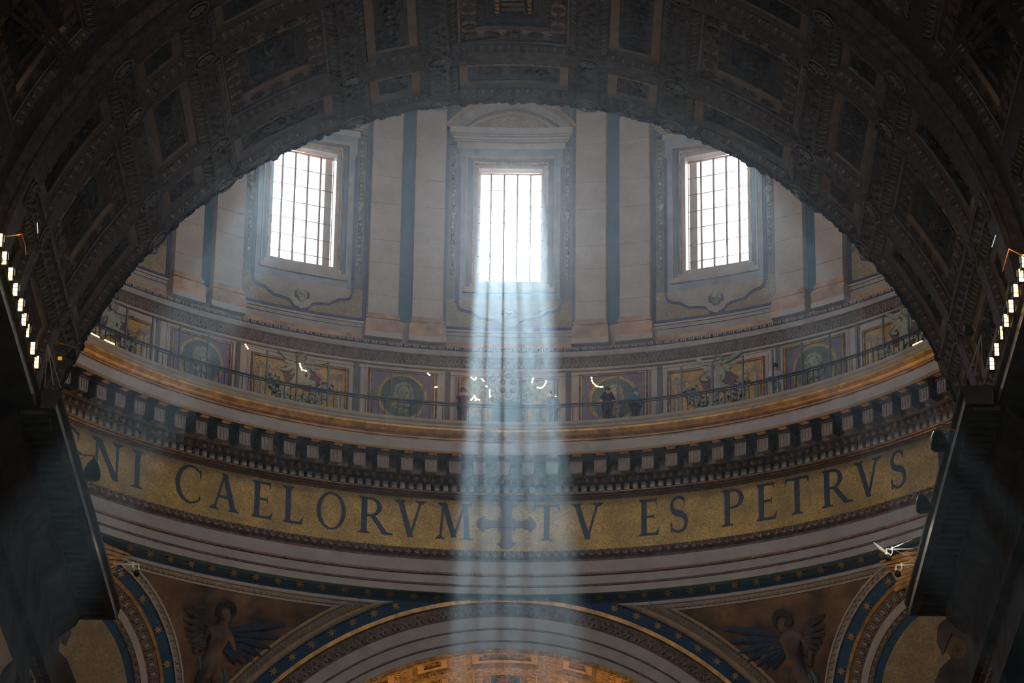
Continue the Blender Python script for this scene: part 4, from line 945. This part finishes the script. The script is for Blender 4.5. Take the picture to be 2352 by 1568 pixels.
# ------------------------------------------------------------------ visitors on the gallery
def person(label, t, r, h, top, bottom, pose='stand', turn=0, hair=HAIR, bag=None):
    k = h / 1.7
    root = thing('person', label, 'person', CYL(t, r, 56.0), -R(t) + R(turn), 'visitors on the gallery')
    V = [(0, 0, .92), (0, 0, 1.15), (0, 0, 1.38), (0, 0, 1.48), (0, -.01, 1.60), (.17, 0, 1.36), (-.17, 0, 1.36)]
    if pose == 'lean': arms = [(.27, -.10, 1.12), (.16, -.34, 1.08), (-.27, -.10, 1.12), (-.16, -.34, 1.08)]
    elif pose == 'photo': arms = [(.26, -.14, 1.18), (.08, -.28, 1.42), (-.26, -.14, 1.18), (-.08, -.28, 1.42)]
    else: arms = [(.24, 0, 1.08), (.25, -.06, .82), (-.24, 0, 1.08), (-.25, -.06, .82)]
    V += arms + [(.09, 0, .88), (.10, -.02, .48), (.10, 0, .08), (.10, -.12, .03), (-.09, 0, .88), (-.10, -.02, .48), (-.10, 0, .08), (-.10, -.12, .03)]
    E_ = [(0, 1), (1, 2), (2, 3), (3, 4), (2, 5), (5, 7), (7, 8), (2, 6), (6, 9), (9, 10), (0, 11), (11, 12), (12, 13), (13, 14), (0, 15), (15, 16), (16, 17), (17, 18)]
    rad = [.15, .14, .15, .055, .10, .065, .065, .045, .035, .045, .035, .09, .06, .045, .035, .09, .06, .045, .035]
    V = [(x * k, y * k, z * k) for x, y, z in V]; rad = [q * k for q in rad]
    brad = list(rad); brad[0:3] = [.11, .11, .11]; brad[5] = brad[6] = .05
    skin('body', V, E_, [q * (k if i in (0, 1, 2, 5, 6) else 1) for i, q in enumerate(brad)], SKIN, root)
    up = [0, 1, 2, 5, 7, 8, 6, 9]; idx = [0, 1, 2, 5, 7, 6, 9, 8, 10]
    VS = [V[i] for i in idx] + [(0, 0, 1.44 * k)]
    skin('shirt', VS, [(0, 1), (1, 2), (2, 3), (3, 4), (2, 5), (5, 6), (4, 7), (6, 8), (2, 9)], [rad[i] * 1.3 for i in idx] + [.09 * k], top, root)
    idx = [0, 11, 12, 13, 15, 16, 17]
    skin('trousers', [V[i] for i in idx], [(0, 1), (1, 2), (2, 3), (0, 4), (4, 5), (5, 6)], [rad[i] * 1.2 for i in idx], bottom, root)
    b = MB(); b.ball((0, .03 * k, 1.65 * k), (.115 * k, .12 * k, .11 * k), 10, 8); b.build('hair', hair, root, True)
    b = MB(); b.ball((0, -.115 * k, 1.585 * k), (.015, .02, .025)); 
    for e in (-.035, .035): b.ball((e, -.1 * k, 1.62 * k), (.014, .01, .01))
    b.build('face_features', SKIN, root)
    return root
person('person in a dark top raising a camera in front of the right medallion face', 11.2, 19.6, 1.72, DARKC, DARKC, 'photo', 15)
person('person in a blue hooded top with dark trousers, right of the medallion visitor', 14.35, 19.65, 1.6, BLUEC, DARKC, 'lean', 60, BLUEC)
person('person in a dark red top leaning left of the coat of arms', -5.0, 19.6, 1.75, REDC, REDC, 'lean', -10)
person('person in dark clothes standing right of the coat of arms', 5.05, 19.6, 1.72, DARKC, DARKC, 'stand', 10)
person('person in a pale shirt with dark hair standing right of the striding cherub', 30.9, 19.6, 1.68, WHITEC, WHITEC, 'lean', 40)
person('person crouching low behind the railing at the far right end of the gallery', 49.0, 19.7, .95, DARKC, DARKC, 'lean', 30)

# lamp reflections on the gallery mosaics, built as small glowing beads
GL = [('beside the strip left of the seated cherub', [(-29.35, 58.68), (-29.25, 58.62), (-29.15, 58.60), (-29.05, 58.54)]),
      ('on the chest of the seated cherub', [(-23.0, 58.36), (-22.92, 58.26), (-22.82, 58.20), (-22.7, 58.12), (-22.35, 58.11), (-22.25, 58.1)]),
      ('at the upper left of the coat of arms panel', [(-4.0, 58.55), (-3.85, 58.50), (-3.7, 58.46), (-3.55, 58.47), (-3.5, 58.55)]),
      ('beside the left scroll of the coat of arms', [(-2.85, 58.50), (-2.75, 58.46), (-2.65, 58.42)]),
      ('in an upright cluster left of the shield', [(-2.35, 58.2), (-2.1, 58.15), (-2.0, 58.05), (-1.98, 57.95), (-2.02, 57.85), (-2.05, 57.76), (-1.9, 57.78)]),
      ('in a loose patch low on the left of the arms panel', [(-4.2, 57.62), (-4.0, 57.60), (-3.9, 57.64), (-3.6, 57.78), (-3.55, 57.7), (-3.4, 57.66), (-3.5, 57.6), (-3.3, 57.64), (-3.1, 57.62)]),
      ('in a short upright dash right of the shield', [(2.6, 58.38), (2.66, 58.46), (2.75, 58.54)]),
      ('in a long curve at the upper right of the arms panel', [(3.2, 58.16), (3.35, 58.15), (3.5, 58.13), (3.65, 58.15), (3.8, 58.18), (3.95, 58.24), (4.08, 58.32), (4.15, 58.42)]),
      ('on the upper left rim of the right medallion', [(9.1, 58.5), (9.15, 58.36), (9.3, 58.26), (9.45, 58.2), (9.6, 58.14), (9.75, 58.11), (10.1, 58.08), (10.3, 58.08)]),
      ('low beside the person right of the coat of arms', [(5.2, 57.76), (5.15, 57.6), (5.1, 57.55), (5.05, 57.42), (4.95, 57.38)]),
      ('near the top right of the left medallion', [(-8.75, 58.62), (-8.65, 58.58), (-8.55, 58.56)]),
      ('right of the left medallion at mid height', [(-7.9, 58.06), (-7.75, 58.07)])]
for lab, pts in GL:
    b = MB(CYL(*((pts[0][0], 20.3, pts[0][1]))))
    for (t, z) in pts: b.ball(CYL(t, 20.3, z), (.036, .03, .026), 6, 4)
    b.tube([CYL(t, 20.3, z) for t, z in pts], .012, 4)
    o = b.build('lamp_glint', GLINT); o.location = CYL(pts[0][0], 20.3, pts[0][1])
    o['label'] = 'tiny glowing glints of reflected lamps ' + lab; o['category'] = 'light'; o['group'] = 'glowing lamp glints behind the gallery railing'
for t, w_, lab in ((-52.3, .22, 'amber light strip on the cornice at the left, partly hidden by the arch'), (-50.0, .24, 'amber light strip on the cornice at the left end of the railing'), (52.2, .24, 'amber light strip on the cornice at the right end of the railing')):
    root = thing('light_strip', lab, 'light', CYL(t, 18.8, 56.0), -R(t), 'amber strips on the gallery cornice')
    b = MB(); b.box(-w_, w_, -.035, .035, .10, .17); b.build('lit_tube', TUBEM, root)
    b = MB(); b.box(-w_ - .05, w_ + .05, .035, .08, .02, .2); b.box(-w_, -w_ + .04, -.03, .05, -.06, .1); b.box(w_ - .04, w_, -.03, .05, -.06, .1); b.build('bracket', BLACK, root)

# ------------------------------------------------------------------ pendentives: frames, spandrels, tondi, stars
def sph(d, off=0): return (d[0] * (SR - off), d[1] * (SR - off), SZ + d[2] * (SR - off))
def thd(t, e): return (sin(R(t)) * cos(R(e)), cos(R(t)) * cos(R(e)), sin(R(e)))
def archp(phi, a, off=0, dz=0):       # point of the far arch circle cut by plane y=a
    rho = sqrt(SR * SR - a * a); d = (rho * sin(R(phi)) / SR, a / SR, rho * cos(R(phi)) / SR); return sph(d, off)
TE = 16.0
def tondo(sg):
    c = Vector(thd(sg * 45, TE)); u = Vector((cos(R(45)), -sg * sin(R(45)), 0)).normalized() if sg > 0 else Vector((cos(R(45)), sin(R(45)), 0)); u = (u - c * u.dot(c)).normalized(); v = c.cross(u); 
    if v.z < 0: v = -v
    def T(phi, ang, off): 
        d = c * cos(R(ang)) + (u * cos(R(phi)) + v * sin(R(phi))) * sin(R(ang)); return sph(d, off)
    return T
def spandrel(sg):
    E0 = asin((49.35 - SZ) / SR); 
    def fn(u, v):
        z = 42 + (49.40 - 42) * v; e = asin((z - SZ) / SR); r = rs(z)
        t1 = degrees(acos(min(1, 20.95 / r)))
        cd = (cos(R(14.35)) - sin(e) * sin(R(TE))) / (cos(e) * cos(R(TE))); dt = degrees(acos(max(-1, min(1, cd)))); t0 = 45 - dt
        if t0 < t1: t0 = t1
        t = t0 + (t1 - t0) * u
        return CYL(sg * t, r - .05, z)
    b = MB(); b.grid(30, 34, fn); return b
for sg, side in ((-1, 'left'), (1, 'right')):
    sp = thing('spandrel_mosaic', 'dark mosaic of a standing winged angel in the %s spandrel beside the lower arch' % side, 'mosaic', (sg * 9.8, 20, 44)); O = (sg * 9.8, 20, 44)
    b = spandrel(sg); b.o = O; b.build('ground', PEND, sp)
    TO = tondo(sg)
    # frame mouldings as profiles: along the ring, along the arch, round the tondo
    ezt = degrees(asin((49.68 - SZ) / SR)); ezb = degrees(asin((49.32 - SZ) / SR))
    T1 = lambda t, el, off: sph(thd(sg * t, el), off)
    ts = [10.9 + i * (40 - 10.9) / 30 for i in range(31)]
    pf = lambda a, b_: [(a, 0), (a, .06), (a + (b_ - a) * .12, .10), (a + (b_ - a) * .25, .10), (a + (b_ - a) * .3, .04), (a + (b_ - a) * .8, .04), (a + (b_ - a) * .85, .07), (b_, .07), (b_, 0)]
    AO, AI, ZO, ZI = 21.21, 20.84, 49.68, 49.32
    def TRi(u, f, off):
        z = ZO + (ZI - ZO) * f; a = AO + (AI - AO) * f; t0 = degrees(acos(a / rs(z))); t = t0 + (40 - t0) * u
        return sph(thd(sg * t, degrees(asin((z - SZ) / SR))), off)
    def TAr(u, f, off):
        z = ZO + (ZI - ZO) * f; a = AO + (AI - AO) * f; rho = sqrt(SR * SR - a * a); p0 = degrees(acos((z - SZ) / rho))
        return archp(sg * (p0 + (62 - p0) * u), a, off)
    mb_ = MB(O); mb_.sweep(pf(0, 1), [i / 40 for i in range(41)], TRi); mb_.build('ring_side_frame', FASC, sp)
    ph = [17 + i * (62 - 17) / 36 for i in range(37)]
    mb_ = MB(O); mb_.sweep(pf(0, 1), [i / 50 for i in range(51)], TAr); mb_.build('arch_side_frame', TAN, sp)
    td = thing('tondo_mosaic', 'round mosaic of an evangelist with blue star border, cut off by the %s nave ledge' % side, 'mosaic', (sg * 16.5, 16.5, 44)); OT = (sg * 16.5, 16.5, 44)
    full = [i * 6 for i in range(61)]
    def ringT(name, a0, a1, off, m, prof=None, **kw):
        q = MB(OT); q.sweep(prof or [(a0, 0), (a0, off), (a1, off), (a1, 0)], full, TO); q.build(name, m, td, **kw)
    ringT('outer_frame', 0, 0, 0, FASC, pf(14.4, 13.62))
    ringT('gold_line', 12.52, 12.2, .08, GILT); ringT('leaf_border', 12.2, 11.0, .05, BROWN); ringT('pale_fascia', 11.0, 10.35, .10, FASC)
    ringT('egg_band', 10.35, 9.85, .06, BROWN); ringT('blue_band', 9.85, 9.1, .02, BLUEB)
    q = MB(OT); q.add([TO(0, 0, .015)] + [TO(a, 9.15, .015) for a in range(0, 360, 6)], [(0, 1 + i, 1 + (i + 1) % 60) for i in range(60)]); 
    q = MB(OT); q.grid(60, 6, lambda u, v: TO(360 * u, 9.15 * v, .02)); q.build('gold_ground', GOLD2, td)
    # evangelist: head with halo, shoulders
    def F(u, v, d): return TO(degrees(math.atan2(v, u)), math.hypot(u, v), .02 + d)
    def plate_poly(name, poly, m, d=.02):
        q = MB(OT); n = len(poly); cu = sum(p[0] for p in poly) / n; cv = sum(p[1] for p in poly) / n
        q.add([F(cu, cv, d + .06)] + [F(u, v, d) for u, v in poly], [(0, 1 + i, 1 + (i + 1) % n) for i in range(n)]); q.build(name, m, td)
    s_ = sg
    plate_poly('robe', [(x * s_ * -1, y) for x, y in [(-5.0, -7), (-4.8, -2), (-3.8, 1.8), (-2.4, 3.6), (-.9, 4.6), (.6, 4.7), (2.2, 4.0), (3.8, 2.2), (5.2, -.5), (6.3, -3.5), (6.2, -6.2), (4, -8), (0, -9)]], DARKFIG)
    plate_poly('head', [(.0 + 1.25 * cos(a * pi / 8), 5.7 + 1.4 * sin(a * pi / 8)) for a in range(16)], BRNFIG, .03)
    plate_poly('hair', [(x, y) for x, y in [(-1.6, 5.0), (-1.8, 6.2), (-1.2, 7.5), (0, 7.9), (1.2, 7.5), (1.8, 6.2), (1.6, 5.0), (1.0, 6.5), (0, 6.9), (-1.0, 6.5)]], DARKFIG, .05)
    # egg and dart units and leaf arches round the tondo and along the frames
    b = MB(O); b2 = MB(OT)
    def egg_at(bb, P, h, w_):
        pts = [P(-w_, h * .45), P(-w_, -.1 * h), P(-w_ * .5, -.4 * h), P(0, -.48 * h), P(w_ * .5, -.4 * h), P(w_, -.1 * h), P(w_, h * .45)]
        bb.tube(pts, .014, 4, False); bb.add([P(-w_ * .5, .3 * h, .03), P(-w_ * .5, -.1 * h, .03), P(0, -.3 * h, .03), P(w_ * .5, -.1 * h, .03), P(w_ * .5, .3 * h, .03), P(0, 0, .06)], [(0, 1, 5), (1, 2, 5), (2, 3, 5), (3, 4, 5), (4, 0, 5)])
    n = int((39 - 12) / .62)
    for i in range(n):
        t = 13.6 + .62 * i; egg_at(b, lambda u, v, d=0: sph(thd(sg * (t + u), (ezt + ezb) / 2 - .12 + v), .08 + d), .42, .2)
    for i in range(64):
        p = 24 + i * .72; egg_at(b, lambda u, v, d=0: archp(sg * (p + u * 1.7), 20.99 + v * .42, .08 + d), .42, .17)
    b.build('egg_and_dart', LINEW, sp, kind='stuff')
    for i in range(130):
        p = i * 360 / 130; egg_at(b2, lambda u, v, d=0: TO(p + u * 4.2, 14.0 + v, .06 + d), .42, .2)
    for i in range(86):
        p = i * 360 / 86; egg_at(b2, lambda u, v, d=0: TO(p + u * 6, 11.6 - v * 1.3, .07 + d), .7, .22)
        egg_at(b2, lambda u, v, d=0: TO(p + u * 6.5, 10.1 - v, .07 + d), .4, .17)
    b2.build('egg_and_dart', LINEW, td, kind='stuff')
    # the angel: torso, head, arms, legs as one low mosaic relief, wings
    def A(x, y):      # local metres on the spandrel, centred near theta 27
        t = sg * (28.3) + x / 21.5 * 57.3; z = 46.9 + y; return Vector(CYL(t, rs(z) - .06, z)) - Vector(O)
    m_ = -sg
    if sg < 0:
        V = [(0, -.1), (.0, .55), (.05, 1.0), (.08, 1.25), (.12, 1.62), (-.35, 1.0), (-.55, .5), (-.75, .1), (.45, .95), (.75, .45), (1.2, .1), (-.28, -.7), (-.32, -1.6), (.3, -.7), (.42, -1.6)]
    else:
        V = [(0, -.1), (.0, .55), (-.05, 1.0), (-.1, 1.2), (-.2, 1.5), (-.4, 1.0), (-.8, .7), (-1.3, .4), (.4, .95), (.65, .4), (.5, -.1), (-.3, -.7), (-.4, -1.6), (.3, -.7), (.35, -1.6)]
    E_ = [(0, 1), (1, 2), (2, 3), (3, 4), (2, 5), (5, 6), (6, 7), (2, 8), (8, 9), (9, 10), (0, 11), (11, 12), (0, 13), (13, 14)]
    skin('angel_figure', [tuple(A(*q)) for q in V], E_, [.36, .34, .34, .14, .30, .18, .14, .1, .18, .14, .1, .28, .2, .28, .2], BRNFIG, sp, 1.0)
    for sx in (-1, 1):
        b = MB((0, 0, 0))
        for j in range(7):
            L = 2.2 - .25 * j; a = R(14 - 9 * j) if sx == -sg else R(22 - 10 * j)
            if sx == sg: L *= .55
            p0 = (sx * .35, 1.05 - .1 * j)
            b.tube([A(p0[0], p0[1]), A(p0[0] + sx * L * .55 * cos(a), p0[1] + L * .55 * sin(a) + .08), A(p0[0] + sx * L * cos(a), p0[1] + L * sin(a))], [.10, .17, .05], 5)
        b.build('wing', NAVY if sx == -sg else DARKFIG, sp)
    b = MB(); hx, hz = V[4]; b.ball(A(hx, hz - .05), (.24, .2, .30), 12, 8); b.ball(A(hx, hz - .08) + Vector((0, -.2, 0)), (.04, .06, .07)); b.build('head', BRNFIG, sp, True)
    b = MB()
    for i in range(14):
        a = R(-20 + 220 * i / 13); hx, hz = V[4]; b.ball(A(hx + .3 * cos(a), hz + .1 + .28 * sin(a)), .13, 6, 4)
    b.build('hair', DARKFIG, sp)
    b = MB()
    for j in range(6): b.tube([A(-.5 + j * .2, .0 - .05 * j), A(-.3 + j * .18, -.5), A(-.45 + j * .22, -1.2)], [.06, .12, .07], 5)
    b.build('drapery', DISC, sp)
    # tawny feathered wing tip above the tondo
    b = MB(O)
    for j in range(8): b.tube([sph(thd(sg * (45 - .2 * j), 29.6 - .28 * j), .1), sph(thd(sg * (42.5 - .3 * j), 30.0 - .38 * j), .14), sph(thd(sg * (39.6 + .2 * j), 29.9 - .25 * j), .08)], [.06, .09, .03], 5)
    b.build('tawny_feathers', GILT, sp)
# stars
def star_me(r_, th_=.012):
    b = MB(); n = 7; P = lambda u, v, d: (u, -d, v)
    b.plate([((r_ if j % 2 == 0 else r_ * .38) * sin(pi * j / n), (r_ if j % 2 == 0 else r_ * .38) * cos(pi * j / n)) for j in range(2 * n)], P, th_)
    return b.mesh('star', STARM)
sm = star_me(.21)
def put_star(p):
    d = Vector((p[0], p[1], p[2] - SZ)).normalized(); q = Vector(sph(d, .02))
    x = d.cross(Vector((0, 0, 1))).normalized(); zz = x.cross(d)
    o = link('star', sm, pend); o.matrix_world = Matrix(((x.x, d.x, zz.x, q.x), (x.y, d.y, zz.y, q.y), (x.z, d.z, zz.z, q.z), (0, 0, 0, 1)))
for i in range(-17, 18):
    t = .1 + i * 2.345
    if 5.5 < abs(t) < 40: put_star(CYL(t, rs(49.93), 49.93))
for sg in (-1, 1):
    for i in range(14): put_star(archp(sg * (18.6 + i * 3.9), 21.31))
    TO = tondo(sg)
    for i in range(26): put_star(TO(i * 360 / 26, 13.05, 0))

# ------------------------------------------------------------------ far arch: archivolt and gold-lit coffered barrel
FA = lambda p, r, y: (r * sin(R(p)), y, SZ + r * cos(R(p)))
PH = [-100 + 2 * i for i in range(101)]
b = MB(); b.sweep([(12.66, 21.55), (12.66, 21.38), (12.50, 21.38), (12.48, 21.5)], PH, FA)
fa = ST(b, 'trim_6', GILT, 'gilded outer line and stone archivolt of the far crossing arch')
b = MB(); b.sweep([(12.48, 21.5), (12.42, 21.45), (11.96, 21.50), (11.90, 21.42)], PH, FA); b.build('leaf_bed', BROWN, fa)
for (r1, r2) in ((11.90, 11.45), (11.38, 10.97), (10.90, 10.62)):
    b = MB(); b.sweep([(r1, 21.42), (r1, 21.40), (r2, 21.42), (r2 - .01, 21.5)], PH, FA); b.build('stone_fascia', FASC, fa)
for r1 in (11.46, 10.98):
    b = MB(); b.sweep([(r1, 21.42), (r1 - .01, 21.36), (r1 - .07, 21.37), (r1 - .08, 21.42)], PH, FA); b.build('bead_line', BROWN, fa)
b = MB(); P_ = lambda u, v: (u, 21.42, 12.0 + v * .4)
b.tube([P_(-.20, .02), P_(-.17, .28), P_(-.09, .42), P_(-.12, .66), P_(-.05, .88), P_(0, .94), P_(.05, .88), P_(.12, .66), P_(.09, .42), P_(.17, .28), P_(.20, .02)], .02, 4, False)
for sx in (-.07, 0, .07): b.tube([P_(0, .1), P_(sx, .5)], .014, 4, False)
lf = b.mesh('leaf_arch', LINEW)
for i in range(-42, 43): link('leaf_arch', lf, fa, loc=(0, 0, SZ), rot=(0, R(.1 + i * 2.24), 0))
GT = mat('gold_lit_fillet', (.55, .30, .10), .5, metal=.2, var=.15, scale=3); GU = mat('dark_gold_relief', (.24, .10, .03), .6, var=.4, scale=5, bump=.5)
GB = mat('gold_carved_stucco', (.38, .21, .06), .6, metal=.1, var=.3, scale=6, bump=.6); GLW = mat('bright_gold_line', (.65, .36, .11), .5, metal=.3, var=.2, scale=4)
FR_ = 10.55
rowsF = [(21.75, 23.3, 'low'), (23.9, 27.6, 'tall'), (28.2, 29.8, 'low'), (30.4, 34.0, 'tall')]
mb = vault_shell(FA, FR_, range(-6, 7), rowsF, 21.45, 46, ctr=0)
mb.sweep([(10.64, 21.40), (10.60, 21.40), (10.52, 21.46)], PH, FA)
fv = ST(mb, 'ceiling_chancel', GB, 'gold-lit coffered barrel vault beyond the far arch')
for k in range(-5, 6):
    for row in rowsF[:3]: coffer(FR_, k, row, fv, FA, ctr=0, mats=(GT, GU, GB, GLW))
b = MB()
for i in range(240): b.ball(FA(-60 + i * .5, FR_, 21.5), (.06, .05, .05 + .04 * random.random()), 5, 4)
b.build('leaf_fringe', GB, fv, kind='stuff')

# ------------------------------------------------------------------ lamps on the nave ledges
def flood(x, y, z, sx, lab, grp, side=False):
    root = thing('floodlight', lab, 'floodlight', (x, y, z - .22), 0, grp)
    w_ = .045 if not side else .025
    b = MB(); b.box(-w_ - .03, w_ + .03, -.02, .10, .06, .36); b.build('housing', BLACK, root)
    for i in range(3 if not side else 4):
        h = .082 if not side else .06
        q = MB(); q.box(-w_, w_, -.045, -.02, .075 + i * (h + .02), .075 + i * (h + .02) + h * .92); q.build('lit_cell', LEDM, root)
    b = MB(); b.tube([(-w_ - .04, .03, .2), (-w_ - .04, .03, .0), (w_ + .04, .03, .0), (w_ + .04, .03, .2)], .01, 4); b.tube([(0, .03, .0), (0, .03, -.12)], .014, 5); b.build('yoke', BLACK, root)
LP = [(-42.34, 33.40), (-41.61, 33.35), (-40.66, 33.44), (-39.87, 33.46), (-39.01, 33.51), (-38.38, 33.46), (-37.71, 33.50), (-36.84, 33.49), (-36.13, 33.48)]
ORD = ['nearest', 'second', 'third', 'fourth', 'fifth', 'sixth', 'seventh', 'eighth', 'ninth']
for i, (y, z) in enumerate(LP): flood(-9.78, y, z + .08, -1, 'lit amber floodlight on the left ledge, %s from the top of its row' % ('first' if i == 0 else ORD[i]), 'floodlights in a row on the left ledge', i == 6)
RP = [(-42.7, 33.04), (-42.17, 32.98), (-41.3, 33.05), (-40.48, 33.08), (-39.65, 33.14), (-38.82, 33.23), (-37.94, 33.25), (-37.06, 33.32)]
for i, (y, z) in enumerate(RP):
    s_ = 1.0206; flood(1.3247 + (11.05 - 1.3247) * s_, -110.48 + (y + 110.48) * s_, z * s_, 1, 'lit amber floodlight on the right ledge, %s from the top of its row' % ('first' if i == 0 else ORD[i]), 'floodlights in a row on the right ledge', i == 5)
def bell(x, y, z, sx, lab, s=1.0, tilt=0):
    root = thing('spotlight', lab, 'spotlight', (x, y, z)); root.rotation_euler = (0, tilt, 0)
    b = MB(); pr = [(.02, .24), (.10, .20), (.17, .08), (.21, -.10), (.22, -.22), (.18, -.24), (.0, -.22)]
    b.sweep([(r_ * s, h * s) for r_, h in pr], [i * 30 for i in range(13)], lambda t, r_, h: (r_ * cos(R(t)), r_ * sin(R(t)), h)); b.build('bell_housing', BLACK, root, True)
    b = MB(); b.tube([(0, 0, .22 * s), (0, 0, .34 * s), (sx * .45, .02, .34 * s)], .022, 5); b.tube([(sx * .18, 0, .34 * s), (sx * .45, 0, .12)], .014, 5); b.build('bracket', BRASS, root)
    b = MB(); b.box(-.02, .02, -.14 * s, .14 * s, .16 * s, .26 * s); b.build('cooling_fin', BLACK, root)
bell(-9.12, -30.62, 33.33, -1, 'black bell-shaped spotlight hanging off the left ledge before the letter N', 1.0, R(8))
bell(10.32, -32.93, 33.30, 1, 'black bell-shaped spotlight on the right ledge above the last letter', 1.0, R(-8))
bell(10.35, -28.89, 33.40, 1, 'black bell-shaped spotlight on the right ledge over the pale stone bands', .9, R(-12))
bell(-9.0, -36.21, 33.72, -1, 'small black spotlight with an amber arm against the dark left side of the arch', .5, R(20))
bell(10.4, -38.43, 33.49, 1, 'small black spotlight against the dark right side of the arch', .5, R(-20))
b = MB(); b.box(-.035, .05, -.02, .02, -.05, .02); o = b.build('amber_lens', TUBEM); o.location = (-9.26, -36.3, 33.60); o['label'] = 'dim amber lamp face beside the small left spotlight'; o['category'] = 'light'; o.active_material = mat('dim_amber_lens', (1, .5, .1), .5, emit=(1, .4, .04), estr=.5)
# camera arms near the lower ledge ends; an added point lamp stands for sunlight
def arm(x, y, z, sx, lab, big):
    root = thing('bracket_arm', lab, 'lamp', (x, y, z))
    lamp('arm_sun_fill', 'POINT', (x - sx * .1, y - .7, z + .25), 14 if big else 6, (1, .93, .78), shadow_soft_size=.03)
    b = MB(); b.tube([(sx * .55, 0, .05), (0, 0, .03), (-sx * .02, 0, .03)], .02, 5); b.tube([(0, 0, .03), (sx * -.1, -.02, .03), (sx * -.12, -.02, -.12)], .028, 6); b.tube([(sx * .04, 0, .1), (sx * .05, 0, -.05), (sx * .0, 0, -.12), (sx * -.05, 0, -.16)], .02, 5); b.build('bright_arm', STEEL, root)
    b = MB(); b.ball((sx * -.06, 0, -.2), (.085, .085, .09), 10, 6); b.build('lens_housing', BLACK, root, True)
    b = MB(); b.tube([(sx * .55, 0, .3), (0, 0, .05)], .008, 4); b.tube([(sx * .55, 0, -.2), (sx * .1, 0, .02)], .008, 4); b.build('stay_wire', STEEL, root)
    if big:
        b = MB(); b.tube([(sx * -.42, 0, .22), (sx * -.25, 0, .05), (sx * -.02, 0, -.12)], [.012, .045, .03], 6); b.build('long_blade', mat('sun_bright_blade', (.9, .86, .78), .5, metal=.1), root, label='pointed blade in a sun-bright colour')  # sunlight on the blade is put into its pale colour
    return root
arm(-8.95, -22.6, 34.05, -1, 'bright metal bracket arm with a dark ball beside the left ledge tip', False)
arm(10.05, -23.9, 34.15, 1, 'bright bracket arm with a long pointed blade beside the right ledge', True)
arm(10.35, -23.2, 34.0, 1, 'small bright boxy bracket arm just below the pointed one on the right', False)
# light poles, angled amber bars and short glinting rods
def rod(name, label, cat, pts, r_, m, grp=None):
    c = pts[0]; b = MB(c); b.tube(pts, r_, 5); o = b.build(name, m); o.location = c; o['label'] = label; o['category'] = cat
    if grp: o['group'] = grp
    return o
AMB = mat('amber_metal', (.85, .42, .12), .5)
for p_ in ((-9.1, -43.2, 33.3), (10.4, -44.0, 32.7)): lamp('amber_bar_fill', 'POINT', p_, 9, (1, .45, .10), shadow_soft_size=.04)  # point lamps added to light the amber bars, without a fixture
rod('lamp_bar', 'amber-lit angled metal bar above the left row of floodlights', 'lamp bar', [(-9.3, -44.9, 32.3), (-9.3, -42.63, 33.48), (-9.3, -42.07, 33.51), (-9.28, -42.05, 33.3)], .014, AMB)
rod('lamp_bar', 'amber-lit angled metal bar above the right row of floodlights', 'lamp bar', [(11.0, -43.9, 32.5), (10.6, -43.86, 32.75), (10.52, -43.34, 32.50)], .014, AMB)
WT = mat('rod_glint_glow', (.9, .9, .9), .4, emit=(.7, .9, 1), estr=.7)  # emission puts the glint into the hanging rods
rod('glint_rod', 'short pale rod with a glowing glint in the dark above the left floodlights', 'light', [(-9.3, -40.68, 34.72), (-9.28, -40.62, 34.5)], .008, WT)
rod('glint_rod', 'short pale rod with a glowing glint in the dark above the right floodlights', 'light', [(10.6, -42.0, 33.98), (10.52, -41.9, 33.75)], .008, WT)
for X, Y, Z, s_, sd in ((-9.5, -35.3, 33.4, -1, 'left'), (10.85, -35.6, 33.7, 1, 'right')):
    st = thing('lamp_stand', 'thin grey tripod of rods behind the end of the %s ledge step' % sd, 'stand', (X, Y, Z))
    for (dx, dy) in ((0, 0), (s_ * .2, .1), (-s_ * .15, .15)):
        b = MB(); b.tube([(dx, dy, -.02), (s_ * .12, -.5, .75)], .012, 5); b.build('leg', STEEL, st)

# ------------------------------------------------------------------ haze: incense and dust in the air of the crossing and the nave
m = bpy.data.materials.new('dusty_air'); m.use_nodes = True; nt = m.node_tree; nt.nodes.clear()
out = nt.nodes.new('ShaderNodeOutputMaterial'); vs = nt.nodes.new('ShaderNodeVolumeScatter'); HZ = vs
vs.inputs['Color'].default_value = (.82, .95, 1, 1); vs.inputs['Density'].default_value = .00082; vs.inputs['Anisotropy'].default_value = .95
nt.links.new(vs.outputs[0], out.inputs['Volume']); m.cycles.homogeneous_volume = True; m.cycles.volume_sampling = 'EQUIANGULAR'
b = MB(); b.box(-21, 21, -108, 22.3, 1, 76)
hz = b.build('haze', m); hz['kind'] = 'stuff'; hz['label'] = 'thin dusty haze in the air that shows the shafts of daylight'
